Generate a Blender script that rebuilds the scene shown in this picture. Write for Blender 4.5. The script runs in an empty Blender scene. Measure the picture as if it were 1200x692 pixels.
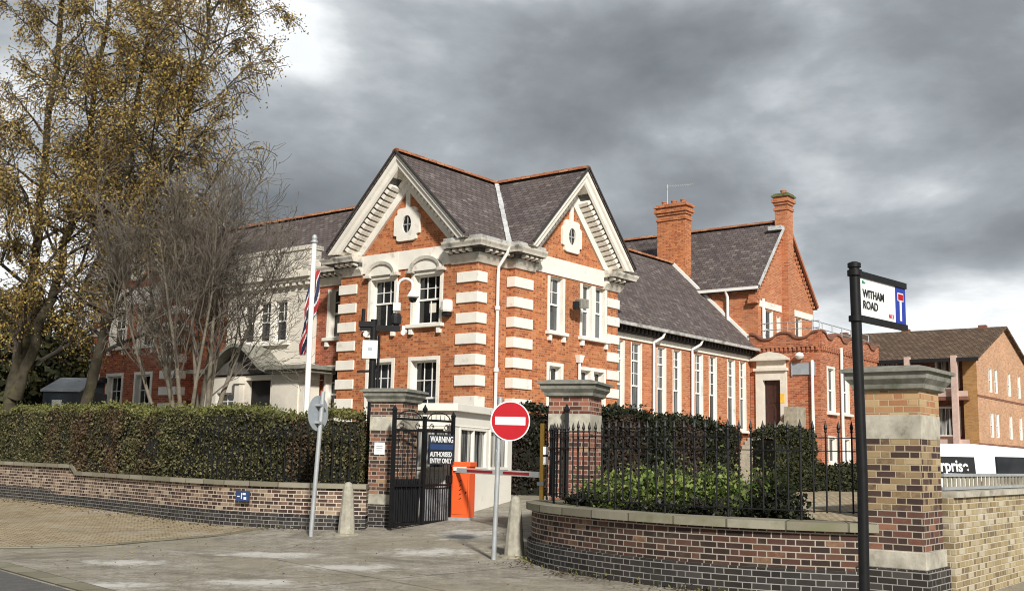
import bpy, bmesh, math, random
import numpy as np
from mathutils import Vector, Matrix
R = math.radians
SC = bpy.context.scene
COL = SC.collection
random.seed(7)
RNG = np.random.default_rng(11)

# ------------------------------------------------------------------ camera
EYE, FPX, ROLL = 1.58, 1275.0, 0.0208
PITCH = math.atan((534 - 346) / FPX)
cam = bpy.data.cameras.new('camera')
cam.sensor_fit = 'HORIZONTAL'
cam.sensor_width = 36
cam.lens = 36 * FPX / 1200
cam.clip_start, cam.clip_end = 0.1, 6000
co = bpy.data.objects.new('camera', cam)
COL.objects.link(co)
co.matrix_world = Matrix.Translation((0, 0, EYE)) @ Matrix.Rotation(R(90) + PITCH, 4, 'X') @ Matrix.Rotation(ROLL, 4, 'Z')
SC.camera = co

# ------------------------------------------------------------------ sun, sky, exposure
SKY_OFF = (2.28, 9.1, 4.36)
SUN_ELEV, SUN_AZ = R(31), math.atan2(0.25, -0.968)     # azimuth clockwise from +Y
sd = Vector((math.sin(SUN_AZ) * math.cos(SUN_ELEV), math.cos(SUN_AZ) * math.cos(SUN_ELEV), math.sin(SUN_ELEV)))
sl = bpy.data.lights.new('sun', 'SUN')
sl.energy, sl.angle, sl.color = 3.8, R(4.5), (1, 0.955, 0.885)
so = bpy.data.objects.new('sun', sl)
so.rotation_euler = sd.to_track_quat('Z', 'Y').to_euler()
so.location = (10, -20, 40)
COL.objects.link(so)
SC.view_settings.view_transform = 'Standard'
SC.view_settings.look = 'None'
SC.view_settings.exposure = 0.45
SC.view_settings.gamma = 1
SC.cycles.filter_width = 1.05
SC.view_settings.use_curve_mapping = False


class NT:
    """tiny node helper"""
    def __init__(s, tree):
        s.t = tree
        s.n, s.l = tree.nodes, tree.links

    def add(s, typ, ins=None, **props):
        nd = s.n.new(typ)
        for k, v in props.items():
            setattr(nd, k, v)
        for k, v in (ins or {}).items():
            if isinstance(v, bpy.types.NodeSocket):
                s.l.new(v, nd.inputs[k])
            else:
                nd.inputs[k].default_value = v
        return nd

    def math(s, op, a, b=0.0, clamp=False):
        return s.add('ShaderNodeMath', {0: a, 1: b}, operation=op, use_clamp=clamp).outputs[0]

    def ramp(s, fac, stops, interp='LINEAR'):
        nd = s.add('ShaderNodeValToRGB', {0: fac})
        cr = nd.color_ramp
        cr.interpolation = interp
        while len(cr.elements) < len(stops):
            cr.elements.new(0.5)
        for e, (p, c) in zip(cr.elements, stops):
            e.position = p
            e.color = (c, c, c, 1) if isinstance(c, (int, float)) else (*c, 1)
        return nd.outputs[0]

    def noise(s, vec, scale, detail=4, rough=0.55, dist=0.0):
        nd = s.add('ShaderNodeTexNoise', {'Scale': scale, 'Detail': detail, 'Roughness': rough, 'Distortion': dist})
        if vec is not None:
            s.l.new(vec, nd.inputs['Vector'])
        return nd.outputs[0]

    def mix(s, fac, a, b, mode='MIX'):
        nd = s.add('ShaderNodeMix', data_type='RGBA', blend_type=mode)
        for sock, v in ((nd.inputs[0], fac), (nd.inputs[6], a), (nd.inputs[7], b)):
            if isinstance(v, bpy.types.NodeSocket):
                s.l.new(v, sock)
            elif isinstance(v, (int, float)):
                sock.default_value = v
            else:
                sock.default_value = (*v, 1)
        return nd.outputs[2]


def make_world():
    w = bpy.data.worlds.new('World')
    SC.world = w
    w.use_nodes = True
    w.node_tree.nodes.clear()
    k = NT(w.node_tree)
    sky = k.add('ShaderNodeTexSky', sky_type='NISHITA')
    sky.sun_disc = False
    sky.sun_elevation, sky.sun_rotation = SUN_ELEV, SUN_AZ
    tc = k.add('ShaderNodeTexCoord')
    sp = k.add('ShaderNodeSeparateXYZ', {0: tc.outputs['Generated']})
    zz = k.math('ADD', k.math('MAXIMUM', sp.outputs[2], 0.0), 0.16)
    px = k.math('DIVIDE', sp.outputs[0], zz)
    py = k.math('DIVIDE', sp.outputs[1], zz)
    pv = k.add('ShaderNodeCombineXYZ', {0: px, 1: py, 2: 4.3}).outputs[0]
    n1 = k.noise(pv, 0.7, 6, 0.5, 0.3)
    # heaped cloud: noise over the direction itself, only a little flattened
    dv = k.add('ShaderNodeVectorMath', {0: tc.outputs['Generated'], 1: (1.0, 1.0, 1.9)}, operation='MULTIPLY').outputs[0]
    dv = k.add('ShaderNodeVectorMath', {0: dv, 1: SKY_OFF}, operation='ADD').outputs[0]
    n2 = k.noise(dv, 3.3, 9, 0.52, 0.15)
    n3 = k.noise(dv, 1.5, 3, 0.5, 0.0)
    f = k.math('ADD', k.math('ADD', k.math('MULTIPLY', n1, 0.22), k.math('MULTIPLY', n2, 0.46)), k.math('MULTIPLY', n3, 0.32))
    # cloud deck is thicker and darker overhead than near the skyline
    up = k.math('MULTIPLY', k.math('SUBTRACT', sp.outputs[2], 0.24), 0.20)
    up = k.math('MAXIMUM', up, -0.008)
    f = k.math('SUBTRACT', f, up)
    f = k.math('ADD', k.math('MULTIPLY', k.math('SUBTRACT', f, 0.5), 1.3), 0.512)
    shade = k.ramp(f, [(0.38, (1.45, 1.62, 1.78)), (0.45, (2.1, 2.3, 2.48)), (0.50, (3.0, 3.27, 3.5)), (0.54, (4.4, 4.68, 4.9)), (0.585, (7.4, 7.6, 7.7))])
    thin = k.ramp(n2, [(0.60, 0.0), (0.75, 0.22)])
    col = k.mix(thin, shade, sky.outputs[0])
    bg = k.add('ShaderNodeBackground', {0: col, 1: 0.1})
    out = k.add('ShaderNodeOutputWorld', {0: bg.outputs[0]})


make_world()

# ------------------------------------------------------------------ materials
MATS = {}


def newmat(name):
    m = bpy.data.materials.new(name)
    m.use_nodes = True
    m.node_tree.nodes.clear()
    k = NT(m.node_tree)
    b = k.add('ShaderNodeBsdfPrincipled')
    k.add('ShaderNodeOutputMaterial', {0: b.outputs[0]})
    MATS[name] = m
    return m, k, b


def bump(k, b, h, strength=0.4, dist=0.01):
    nd = k.add('ShaderNodeBump', {'Strength': strength, 'Distance': dist, 'Height': h})
    k.l.new(nd.outputs[0], b.inputs['Normal'])


def plain(name, col, rough=0.6, metal=0.0, var=0.12, nscale=6.0, spec=0.4, dirt=None, bumpv=0.0):
    m, k, b = newmat(name)
    tc = k.add('ShaderNodeTexCoord').outputs['Object']
    n = k.noise(tc, nscale, 6, 0.6)
    n2 = k.noise(tc, nscale * 0.18, 3, 0.6)
    f = k.math('ADD', k.math('MULTIPLY', n, 0.5), k.math('MULTIPLY', n2, 0.5))
    lo = tuple(c * (1 - var * 1.6) for c in col)
    hi = tuple(min(1, c * (1 + var)) for c in col)
    c = k.ramp(f, [(0.35, lo), (0.65, hi)])
    if dirt:
        dm = k.ramp(k.noise(tc, dirt[1], 7, 0.65), [(dirt[2], 0.0), (dirt[2] + 0.16, 1.0)])
        c = k.mix(dm, c, dirt[0])
    k.l.new(c, b.inputs['Base Color'])
    b.inputs['Roughness'].default_value = rough
    b.inputs['Metallic'].default_value = metal
    b.inputs['Specular IOR Level'].default_value = spec
    if bumpv:
        bump(k, b, n, bumpv, 0.01)
    return m


def flemish(k, uv, ms, W=0.225, H=0.075):
    """Flemish bond in metres: stretcher and header alternate along each course; returns per-brick random and joint mask"""
    sp = k.add('ShaderNodeSeparateXYZ', {0: uv})
    wob = k.math('MULTIPLY', k.math('SUBTRACT', k.noise(uv, 9.0, 3, 0.6), 0.5), 0.012)
    u = k.math('ADD', sp.outputs[0], wob)
    v = k.math('DIVIDE', k.math('ADD', sp.outputs[1], k.math('MULTIPLY', wob, 0.5)), H)
    row = k.math('FLOOR', v)
    fv = k.math('MULTIPLY', k.math('FRACT', v), H)
    P = W * 1.5
    uu = k.math('DIVIDE', k.math('ADD', u, k.math('MULTIPLY', k.math('FLOORED_MODULO', row, 2.0), P / 2)), P)
    cell = k.math('FLOOR', uu)
    fu = k.math('MULTIPLY', k.math('FRACT', uu), P)
    hd = k.math('GREATER_THAN', fu, W)
    lu = k.math('SUBTRACT', fu, k.math('MULTIPLY', hd, W))
    wd = k.math('SUBTRACT', W, k.math('MULTIPLY', hd, W / 2))
    du = k.math('MINIMUM', lu, k.math('SUBTRACT', wd, lu))
    dv = k.math('MINIMUM', fv, k.math('SUBTRACT', H, fv))
    d = k.math('MINIMUM', du, dv)
    mort = k.add('ShaderNodeMapRange', {0: d, 1: ms * 0.38, 2: ms * 0.62, 3: 1.0, 4: 0.0}).outputs[0]
    wn = k.add('ShaderNodeTexWhiteNoise', {'Vector': k.add('ShaderNodeCombineXYZ', {0: cell, 1: row, 2: hd}).outputs[0]}, noise_dimensions='3D').outputs[0]
    rnd = k.math('SUBTRACT', wn, k.math('MULTIPLY', hd, 0.22))
    return rnd, mort


def brick(name, stops, mortar, w=0.225, h=0.075, ms=0.011, bumpv=0.5, squash=1.0, flem=False, grime=None, soft=0.1):
    """brick courses laid in metres on the UV map; each brick picks its own colour from stops"""
    m, k, b = newmat(name)
    uv = k.add('ShaderNodeUVMap').outputs[0]
    if flem:
        rnd, mort_f = flemish(k, uv, ms * 1.25)
    tb = None if flem else k.add('ShaderNodeTexBrick', {'Vector': uv, 'Color1': (0, 0, 0, 1), 'Color2': (1, 1, 1, 1), 'Mortar': (0.5, 0.5, 0.5, 1), 'Scale': 1.0,
                                      'Mortar Size': ms, 'Mortar Smooth': soft, 'Bias': 0.0, 'Brick Width': w, 'Row Height': h})
    if tb:
        tb.offset = 0.5
        rnd, mort_f = k.add('ShaderNodeSeparateColor', {0: tb.outputs[0]}).outputs[0], tb.outputs[1]
    nz = k.noise(uv, 14.0, 5, 0.6)
    big = k.noise(uv, 0.55, 4, 0.6)
    r2 = k.math('ADD', rnd, k.math('MULTIPLY', k.math('SUBTRACT', nz, 0.5), 0.35))
    c = k.ramp(r2, stops)
    c = k.mix(k.ramp(big, [(0.38, 0.22), (0.62, 0.0)]), c, (0.10, 0.07, 0.05))
    mort = k.mix(k.ramp(k.noise(uv, 2.3, 5, 0.6), [(0.4, 0.0), (0.65, 0.45)]), mortar, tuple(x * 0.55 for x in mortar))
    c = k.mix(mort_f, c, mort)
    if grime:
        gm = k.ramp(k.noise(uv, grime[1], 6, 0.65), [(grime[2], 0.0), (grime[2] + 0.18, 0.8)])
        c = k.mix(gm, c, grime[0])
    k.l.new(c, b.inputs['Base Color'])
    b.inputs['Roughness'].default_value = 0.88
    b.inputs['Specular IOR Level'].default_value = 0.25
    hgt = k.math('ADD', k.math('MULTIPLY', k.math('SUBTRACT', 1.0, mort_f), 1.0), k.math('MULTIPLY', nz, 0.35))
    bump(k, b, hgt, bumpv, 0.008)
    return m


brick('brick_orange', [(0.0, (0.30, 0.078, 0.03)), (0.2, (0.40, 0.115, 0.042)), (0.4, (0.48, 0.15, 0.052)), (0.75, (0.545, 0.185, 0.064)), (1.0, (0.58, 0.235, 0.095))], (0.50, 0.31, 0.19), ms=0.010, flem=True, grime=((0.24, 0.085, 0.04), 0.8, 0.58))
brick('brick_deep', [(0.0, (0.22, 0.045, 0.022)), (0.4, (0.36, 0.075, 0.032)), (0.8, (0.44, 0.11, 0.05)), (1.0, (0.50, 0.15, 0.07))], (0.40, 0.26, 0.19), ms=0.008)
brick('brick_annexe', [(0.0, (0.24, 0.065, 0.03)), (0.4, (0.40, 0.11, 0.048)), (0.8, (0.48, 0.15, 0.066)), (1.0, (0.52, 0.22, 0.11))], (0.44, 0.28, 0.19), ms=0.008)
brick('brick_hall', [(0.0, (0.36, 0.10, 0.045)), (0.4, (0.48, 0.155, 0.06)), (0.8, (0.53, 0.19, 0.08)), (1.0, (0.58, 0.25, 0.12))], (0.50, 0.33, 0.22), ms=0.007)
brick('brick_gate', [(0.0, (0.035, 0.025, 0.022)), (0.45, (0.075, 0.04, 0.032)), (0.62, (0.20, 0.085, 0.05)), (0.85, (0.30, 0.13, 0.075)), (1.0, (0.36, 0.24, 0.13))], (0.40, 0.35, 0.29), flem=True)
brick('brick_gate_red', [(0.0, (0.05, 0.03, 0.025)), (0.35, (0.15, 0.05, 0.035)), (0.6, (0.27, 0.09, 0.055)), (0.9, (0.33, 0.15, 0.09)), (1.0, (0.38, 0.25, 0.15))], (0.42, 0.34, 0.28), flem=True)
brick('brick_front', [(0.0, (0.022, 0.014, 0.013)), (0.35, (0.045, 0.024, 0.02)), (0.65, (0.085, 0.038, 0.028)), (0.88, (0.13, 0.062, 0.04)), (1.0, (0.26, 0.16, 0.09))], (0.39, 0.345, 0.285), flem=True, bumpv=0.7, ms=0.012, grime=((0.10, 0.085, 0.065), 1.3, 0.56))
brick('brick_left_wall', [(0.0, (0.035, 0.024, 0.022)), (0.4, (0.085, 0.042, 0.032)), (0.52, (0.17, 0.105, 0.075)), (0.8, (0.26, 0.18, 0.125)), (1.0, (0.40, 0.31, 0.21))], (0.56, 0.49, 0.40), flem=True, ms=0.013)
brick('brick_blue', [(0.0, (0.015, 0.014, 0.014)), (0.6, (0.030, 0.029, 0.029)), (1.0, (0.065, 0.06, 0.056))], (0.31, 0.30, 0.28), flem=True, bumpv=0.7, ms=0.010, grime=((0.05, 0.05, 0.045), 1.7, 0.55))
brick('brick_pillar', [(0.0, (0.045, 0.026, 0.026)), (0.33, (0.10, 0.06, 0.045)), (0.47, (0.27, 0.185, 0.10)), (0.8, (0.36, 0.265, 0.14)), (1.0, (0.44, 0.34, 0.2))], (0.44, 0.37, 0.25), flem=True, bumpv=0.7, grime=((0.17, 0.14, 0.095), 2.2, 0.57))
brick('brick_pillar_dark', [(0.0, (0.04, 0.025, 0.023)), (0.5, (0.08, 0.043, 0.036)), (0.75, (0.15, 0.065, 0.048)), (1.0, (0.30, 0.14, 0.09))], (0.42, 0.37, 0.30), flem=True, bumpv=0.7, grime=((0.09, 0.075, 0.06), 2.2, 0.58))
brick('brick_neck', [(0.0, (0.35, 0.14, 0.07)), (0.5, (0.46, 0.26, 0.13)), (1.0, (0.52, 0.38, 0.2))], (0.45, 0.36, 0.22), flem=True)
brick('brick_stock', [(0.0, (0.19, 0.145, 0.085)), (0.22, (0.32, 0.245, 0.13)), (0.6, (0.41, 0.325, 0.175)), (1.0, (0.54, 0.48, 0.36))], (0.56, 0.50, 0.38), flem=True, bumpv=0.7,
      grime=((0.62, 0.59, 0.52), 1.6, 0.56))
brick('brick_flats', [(0.0, (0.46, 0.235, 0.125)), (0.5, (0.57, 0.315, 0.18)), (1.0, (0.62, 0.38, 0.24))], (0.55, 0.40, 0.28), ms=0.006)
brick('brick_flats_dark', [(0.0, (0.16, 0.06, 0.04)), (1.0, (0.26, 0.10, 0.06))], (0.3, 0.2, 0.15), ms=0.006)
brick('brick_flats_ochre', [(0.0, (0.34, 0.17, 0.06)), (1.0, (0.46, 0.25, 0.09))], (0.4, 0.28, 0.16), ms=0.006)
brick('slate', [(0.0, (0.088, 0.071, 0.071)), (0.5, (0.125, 0.102, 0.10)), (0.9, (0.155, 0.13, 0.125)), (1.0, (0.21, 0.185, 0.17))], (0.035, 0.031, 0.032), w=0.26, h=0.17, ms=0.012, bumpv=0.8,
      grime=((0.13, 0.12, 0.10), 0.9, 0.60))
brick('roof_tile', [(0.0, (0.10, 0.065, 0.042)), (0.5, (0.14, 0.092, 0.06)), (1.0, (0.19, 0.13, 0.085))], (0.055, 0.04, 0.03), w=0.3, h=0.3, ms=0.03, bumpv=0.8)
brick('ridge_tile', [(0.0, (0.24, 0.09, 0.045)), (0.6, (0.40, 0.15, 0.07)), (1.0, (0.46, 0.24, 0.13))], (0.16, 0.09, 0.06), w=0.4, h=0.9, ms=0.02)
brick('block_paving', [(0.0, (0.34, 0.27, 0.17)), (0.5, (0.45, 0.365, 0.235)), (1.0, (0.54, 0.45, 0.31))], (0.13, 0.10, 0.06), w=0.2, h=0.1, ms=0.012, bumpv=0.6,
      grime=((0.40, 0.37, 0.31), 0.7, 0.52))
plain('stone', (0.70, 0.65, 0.56), 0.75, var=0.08, nscale=3, dirt=((0.42, 0.38, 0.32), 1.1, 0.60), bumpv=0.1)
plain('stone_white', (0.81, 0.77, 0.69), 0.75, var=0.06, nscale=3, dirt=((0.50, 0.46, 0.39), 2.6, 0.58), bumpv=0.1)
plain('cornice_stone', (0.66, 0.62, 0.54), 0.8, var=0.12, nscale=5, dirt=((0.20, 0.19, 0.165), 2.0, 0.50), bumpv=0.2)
plain('soot_shade_stone', (0.10, 0.095, 0.085), 0.95, var=0.35, nscale=7, dirt=((0.30, 0.28, 0.24), 3.5, 0.60))  # sooty stone; on the soffits its darkness paints in the shade between modillions
plain('cap_stone', (0.24, 0.235, 0.20), 0.9, var=0.25, nscale=9, dirt=((0.11, 0.12, 0.085), 3.0, 0.52), bumpv=0.5)
plain('cap_band', (0.48, 0.45, 0.37), 0.9, var=0.22, nscale=12, dirt=((0.21, 0.195, 0.15), 3.0, 0.50), bumpv=0.5)
brick('coping_joint', [(0.0, (0.20, 0.185, 0.135)), (0.5, (0.26, 0.24, 0.18)), (1.0, (0.32, 0.30, 0.235))], (0.10, 0.095, 0.07), w=0.7, h=7.0, ms=0.014, bumpv=0.5, grime=((0.16, 0.165, 0.09), 1.8, 0.52))
plain('coping_stone', (0.32, 0.29, 0.225), 0.9, var=0.25, nscale=7, dirt=((0.15, 0.16, 0.10), 2.4, 0.54), bumpv=0.5)
plain('concrete', (0.38, 0.355, 0.29), 0.9, var=0.2, nscale=12, dirt=((0.23, 0.235, 0.16), 4.0, 0.54), bumpv=0.4)
plain('white_paint', (0.80, 0.79, 0.75), 0.45, var=0.04, nscale=4, dirt=((0.6, 0.57, 0.5), 3.0, 0.68))
plain('kiosk_paint', (0.82, 0.79, 0.71), 0.5, var=0.05, nscale=2, dirt=((0.52, 0.48, 0.40), 1.8, 0.63))
plain('lead', (0.36, 0.37, 0.37), 0.6, var=0.15, nscale=5, dirt=((0.2, 0.2, 0.19), 2.5, 0.55))
plain('valley_lead', (0.52, 0.53, 0.53), 0.55, var=0.2, nscale=7, dirt=((0.2, 0.19, 0.18), 4.5, 0.56))
plain('gutter', (0.46, 0.46, 0.44), 0.5, var=0.2, nscale=8, dirt=((0.2, 0.2, 0.18), 3, 0.5))
plain('dark_timber', (0.045, 0.042, 0.04), 0.8)
plain('black_iron', (0.009, 0.009, 0.01), 0.5, var=0.3, nscale=20, spec=0.25)
plain('galvanised', (0.42, 0.44, 0.45), 0.5, metal=0.35, var=0.12, nscale=10)
plain('sign_grey', (0.36, 0.40, 0.43), 0.5, metal=0.2, var=0.08)
plain('sign_red', (0.42, 0.010, 0.018), 0.55, spec=0.15, var=0.06, dirt=((0.50, 0.12, 0.11), 6.0, 0.68))
plain('sign_white', (0.80, 0.81, 0.80), 0.4, var=0.04, nscale=8, dirt=((0.6, 0.6, 0.57), 5.0, 0.66))
plain('sign_blue', (0.012, 0.035, 0.32), 0.4, var=0.06)
plain('ink_black', (0.014, 0.014, 0.016), 0.5)
plain('ink_green', (0.02, 0.22, 0.12), 0.5)
plain('ink_red', (0.5, 0.05, 0.06), 0.5)
plain('board_navy', (0.018, 0.024, 0.034), 0.4, var=0.3, dirt=((0.06, 0.075, 0.09), 5, 0.5))
plain('plate_blue', (0.03, 0.06, 0.16), 0.4)
plain('barrier_orange', (0.80, 0.115, 0.025), 0.4, var=0.07, nscale=5, dirt=((0.56, 0.09, 0.03), 4.0, 0.64))
plain('barrier_red', (0.50, 0.03, 0.03), 0.4)
plain('post_yellow', (0.85, 0.50, 0.08), 0.5, var=0.1)
plain('flag_red', (0.40, 0.045, 0.05), 0.85)
plain('flag_white', (0.75, 0.74, 0.73), 0.85)
plain('flag_blue', (0.035, 0.04, 0.09), 0.85)
plain('grey_sheet', (0.22, 0.22, 0.23), 0.6, var=0.3, nscale=3, dirt=((0.05, 0.05, 0.055), 2.5, 0.48))
plain('van_white', (0.78, 0.79, 0.79), 0.25, var=0.02, nscale=1.5, spec=0.5)
plain('rubber', (0.02, 0.02, 0.02), 0.8)
plain('pale_pink_paint', (0.58, 0.42, 0.36), 0.6)
plain('shed_dark', (0.05, 0.06, 0.07), 0.7)
plain('shed_roof', (0.40, 0.42, 0.43), 0.6)
plain('door_dark', (0.055, 0.022, 0.016), 0.5, var=0.3, nscale=8)
plain('interior_dark', (0.012, 0.011, 0.011), 0.9)
plain('moss', (0.14, 0.15, 0.06), 0.95, var=0.4, nscale=20, bumpv=0.6)
plain('terracotta', (0.40, 0.16, 0.08), 0.85, var=0.2)
plain('bark', (0.055, 0.046, 0.030), 0.95, var=0.45, nscale=5, dirt=((0.085, 0.08, 0.035), 2.0, 0.5), bumpv=0.8)
plain('bark_dark', (0.055, 0.046, 0.036), 0.95, var=0.3, nscale=6)
plain('bark_grey', (0.20, 0.172, 0.13), 0.95, var=0.4, nscale=6, dirt=((0.09, 0.08, 0.06), 3.0, 0.5), bumpv=0.6)
plain('twig_grey', (0.115, 0.098, 0.078), 0.95, var=0.3, nscale=4)
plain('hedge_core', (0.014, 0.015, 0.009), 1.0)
plain('soil', (0.09, 0.075, 0.055), 1.0, var=0.3)


def glass(name, col, rough=0.06, curtain=None):
    m, k, b = newmat(name)
    tc = k.add('ShaderNodeTexCoord').outputs['Object']
    n = k.noise(tc, 0.9, 2, 0.5)
    c = k.ramp(n, [(0.4, tuple(x * 0.5 for x in col)), (0.62, col)])
    if curtain:
        wv = k.noise(k.add('ShaderNodeMapping', {'Vector': tc, 'Scale': (9, 9, 0.4)}).outputs[0], 1.0, 3, 0.6)
        c = k.mix(k.ramp(wv, [(0.42, 0.0), (0.6, 1.0)]), c, curtain)
    k.l.new(c, b.inputs['Base Color'])
    b.inputs['Roughness'].default_value = rough
    b.inputs['IOR'].default_value = 1.5
    b.inputs['Specular IOR Level'].default_value = 0.6
    # old panes are not flat: a faint waviness
    bump(k, b, k.noise(tc, 1.6, 2, 0.5), 0.06, 0.1)
    return m


glass('pane_dark', (0.016, 0.017, 0.018))
glass('pane_hall', (0.045, 0.05, 0.05), 0.1, (0.13, 0.14, 0.13))
glass('pane_sky', (0.13, 0.145, 0.155), 0.08, (0.05, 0.055, 0.055))
glass('pane_curtain', (0.05, 0.05, 0.05), 0.1, (0.5, 0.5, 0.47))
glass('van_glass', (0.012, 0.014, 0.016), 0.08)


def leafmat(name, stops, rough=0.65, trans=0.25):
    m, k, b = newmat(name)
    g = k.add('ShaderNodeNewGeometry')
    c = k.ramp(g.outputs['Random Per Island'], stops)
    cl = k.noise(g.outputs['Position'], 0.8, 3, 0.6)
    c = k.mix(k.ramp(cl, [(0.4, 0.35), (0.6, 0.0)]), c, stops[0][1])
    k.l.new(c, b.inputs['Base Color'])
    b.inputs['Roughness'].default_value = rough
    b.inputs['Specular IOR Level'].default_value = 0.3
    tr = k.add('ShaderNodeBsdfTranslucent', {0: c})
    mx = k.add('ShaderNodeMixShader', {0: trans, 1: b.outputs[0], 2: tr.outputs[0]})
    out = [n for n in k.n if n.type == 'OUTPUT_MATERIAL'][0]
    k.l.new(mx.outputs[0], out.inputs[0])
    return m


leafmat('leaf_birch', [(0.0, (0.13, 0.082, 0.03)), (0.3, (0.25, 0.16, 0.048)), (0.55, (0.42, 0.29, 0.07)), (0.85, (0.54, 0.40, 0.11)), (1.0, (0.38, 0.36, 0.12))])
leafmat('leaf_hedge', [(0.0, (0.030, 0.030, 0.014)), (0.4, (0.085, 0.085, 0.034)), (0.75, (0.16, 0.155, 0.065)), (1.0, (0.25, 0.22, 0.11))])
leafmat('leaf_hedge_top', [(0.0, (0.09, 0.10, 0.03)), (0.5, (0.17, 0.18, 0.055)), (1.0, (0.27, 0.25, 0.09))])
leafmat('leaf_hedge_brown', [(0.0, (0.05, 0.032, 0.018)), (0.5, (0.12, 0.078, 0.042)), (1.0, (0.21, 0.15, 0.085))])
leafmat('leaf_dark', [(0.0, (0.010, 0.013, 0.007)), (0.5, (0.024, 0.029, 0.015)), (1.0, (0.065, 0.07, 0.035))], 0.45)
leafmat('leaf_bright', [(0.0, (0.05, 0.085, 0.02)), (0.45, (0.14, 0.20, 0.05)), (0.85, (0.28, 0.33, 0.09)), (1.0, (0.40, 0.36, 0.14))], 0.4)
leafmat('leaf_lime', [(0.0, (0.07, 0.075, 0.02)), (0.5, (0.15, 0.15, 0.04)), (1.0, (0.26, 0.23, 0.07))])
leafmat('leaf_tree', [(0.0, (0.02, 0.024, 0.012)), (0.5, (0.05, 0.055, 0.025)), (1.0, (0.10, 0.10, 0.04))])
leafmat('leaf_winter', [(0.0, (0.018, 0.013, 0.010)), (0.5, (0.05, 0.034, 0.024)), (1.0, (0.11, 0.08, 0.055))])
leafmat('petal_red', [(0.0, (0.4, 0.03, 0.03)), (1.0, (0.55, 0.08, 0.06))])

# ------------------------------------------------------------------ mesh helpers


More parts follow.
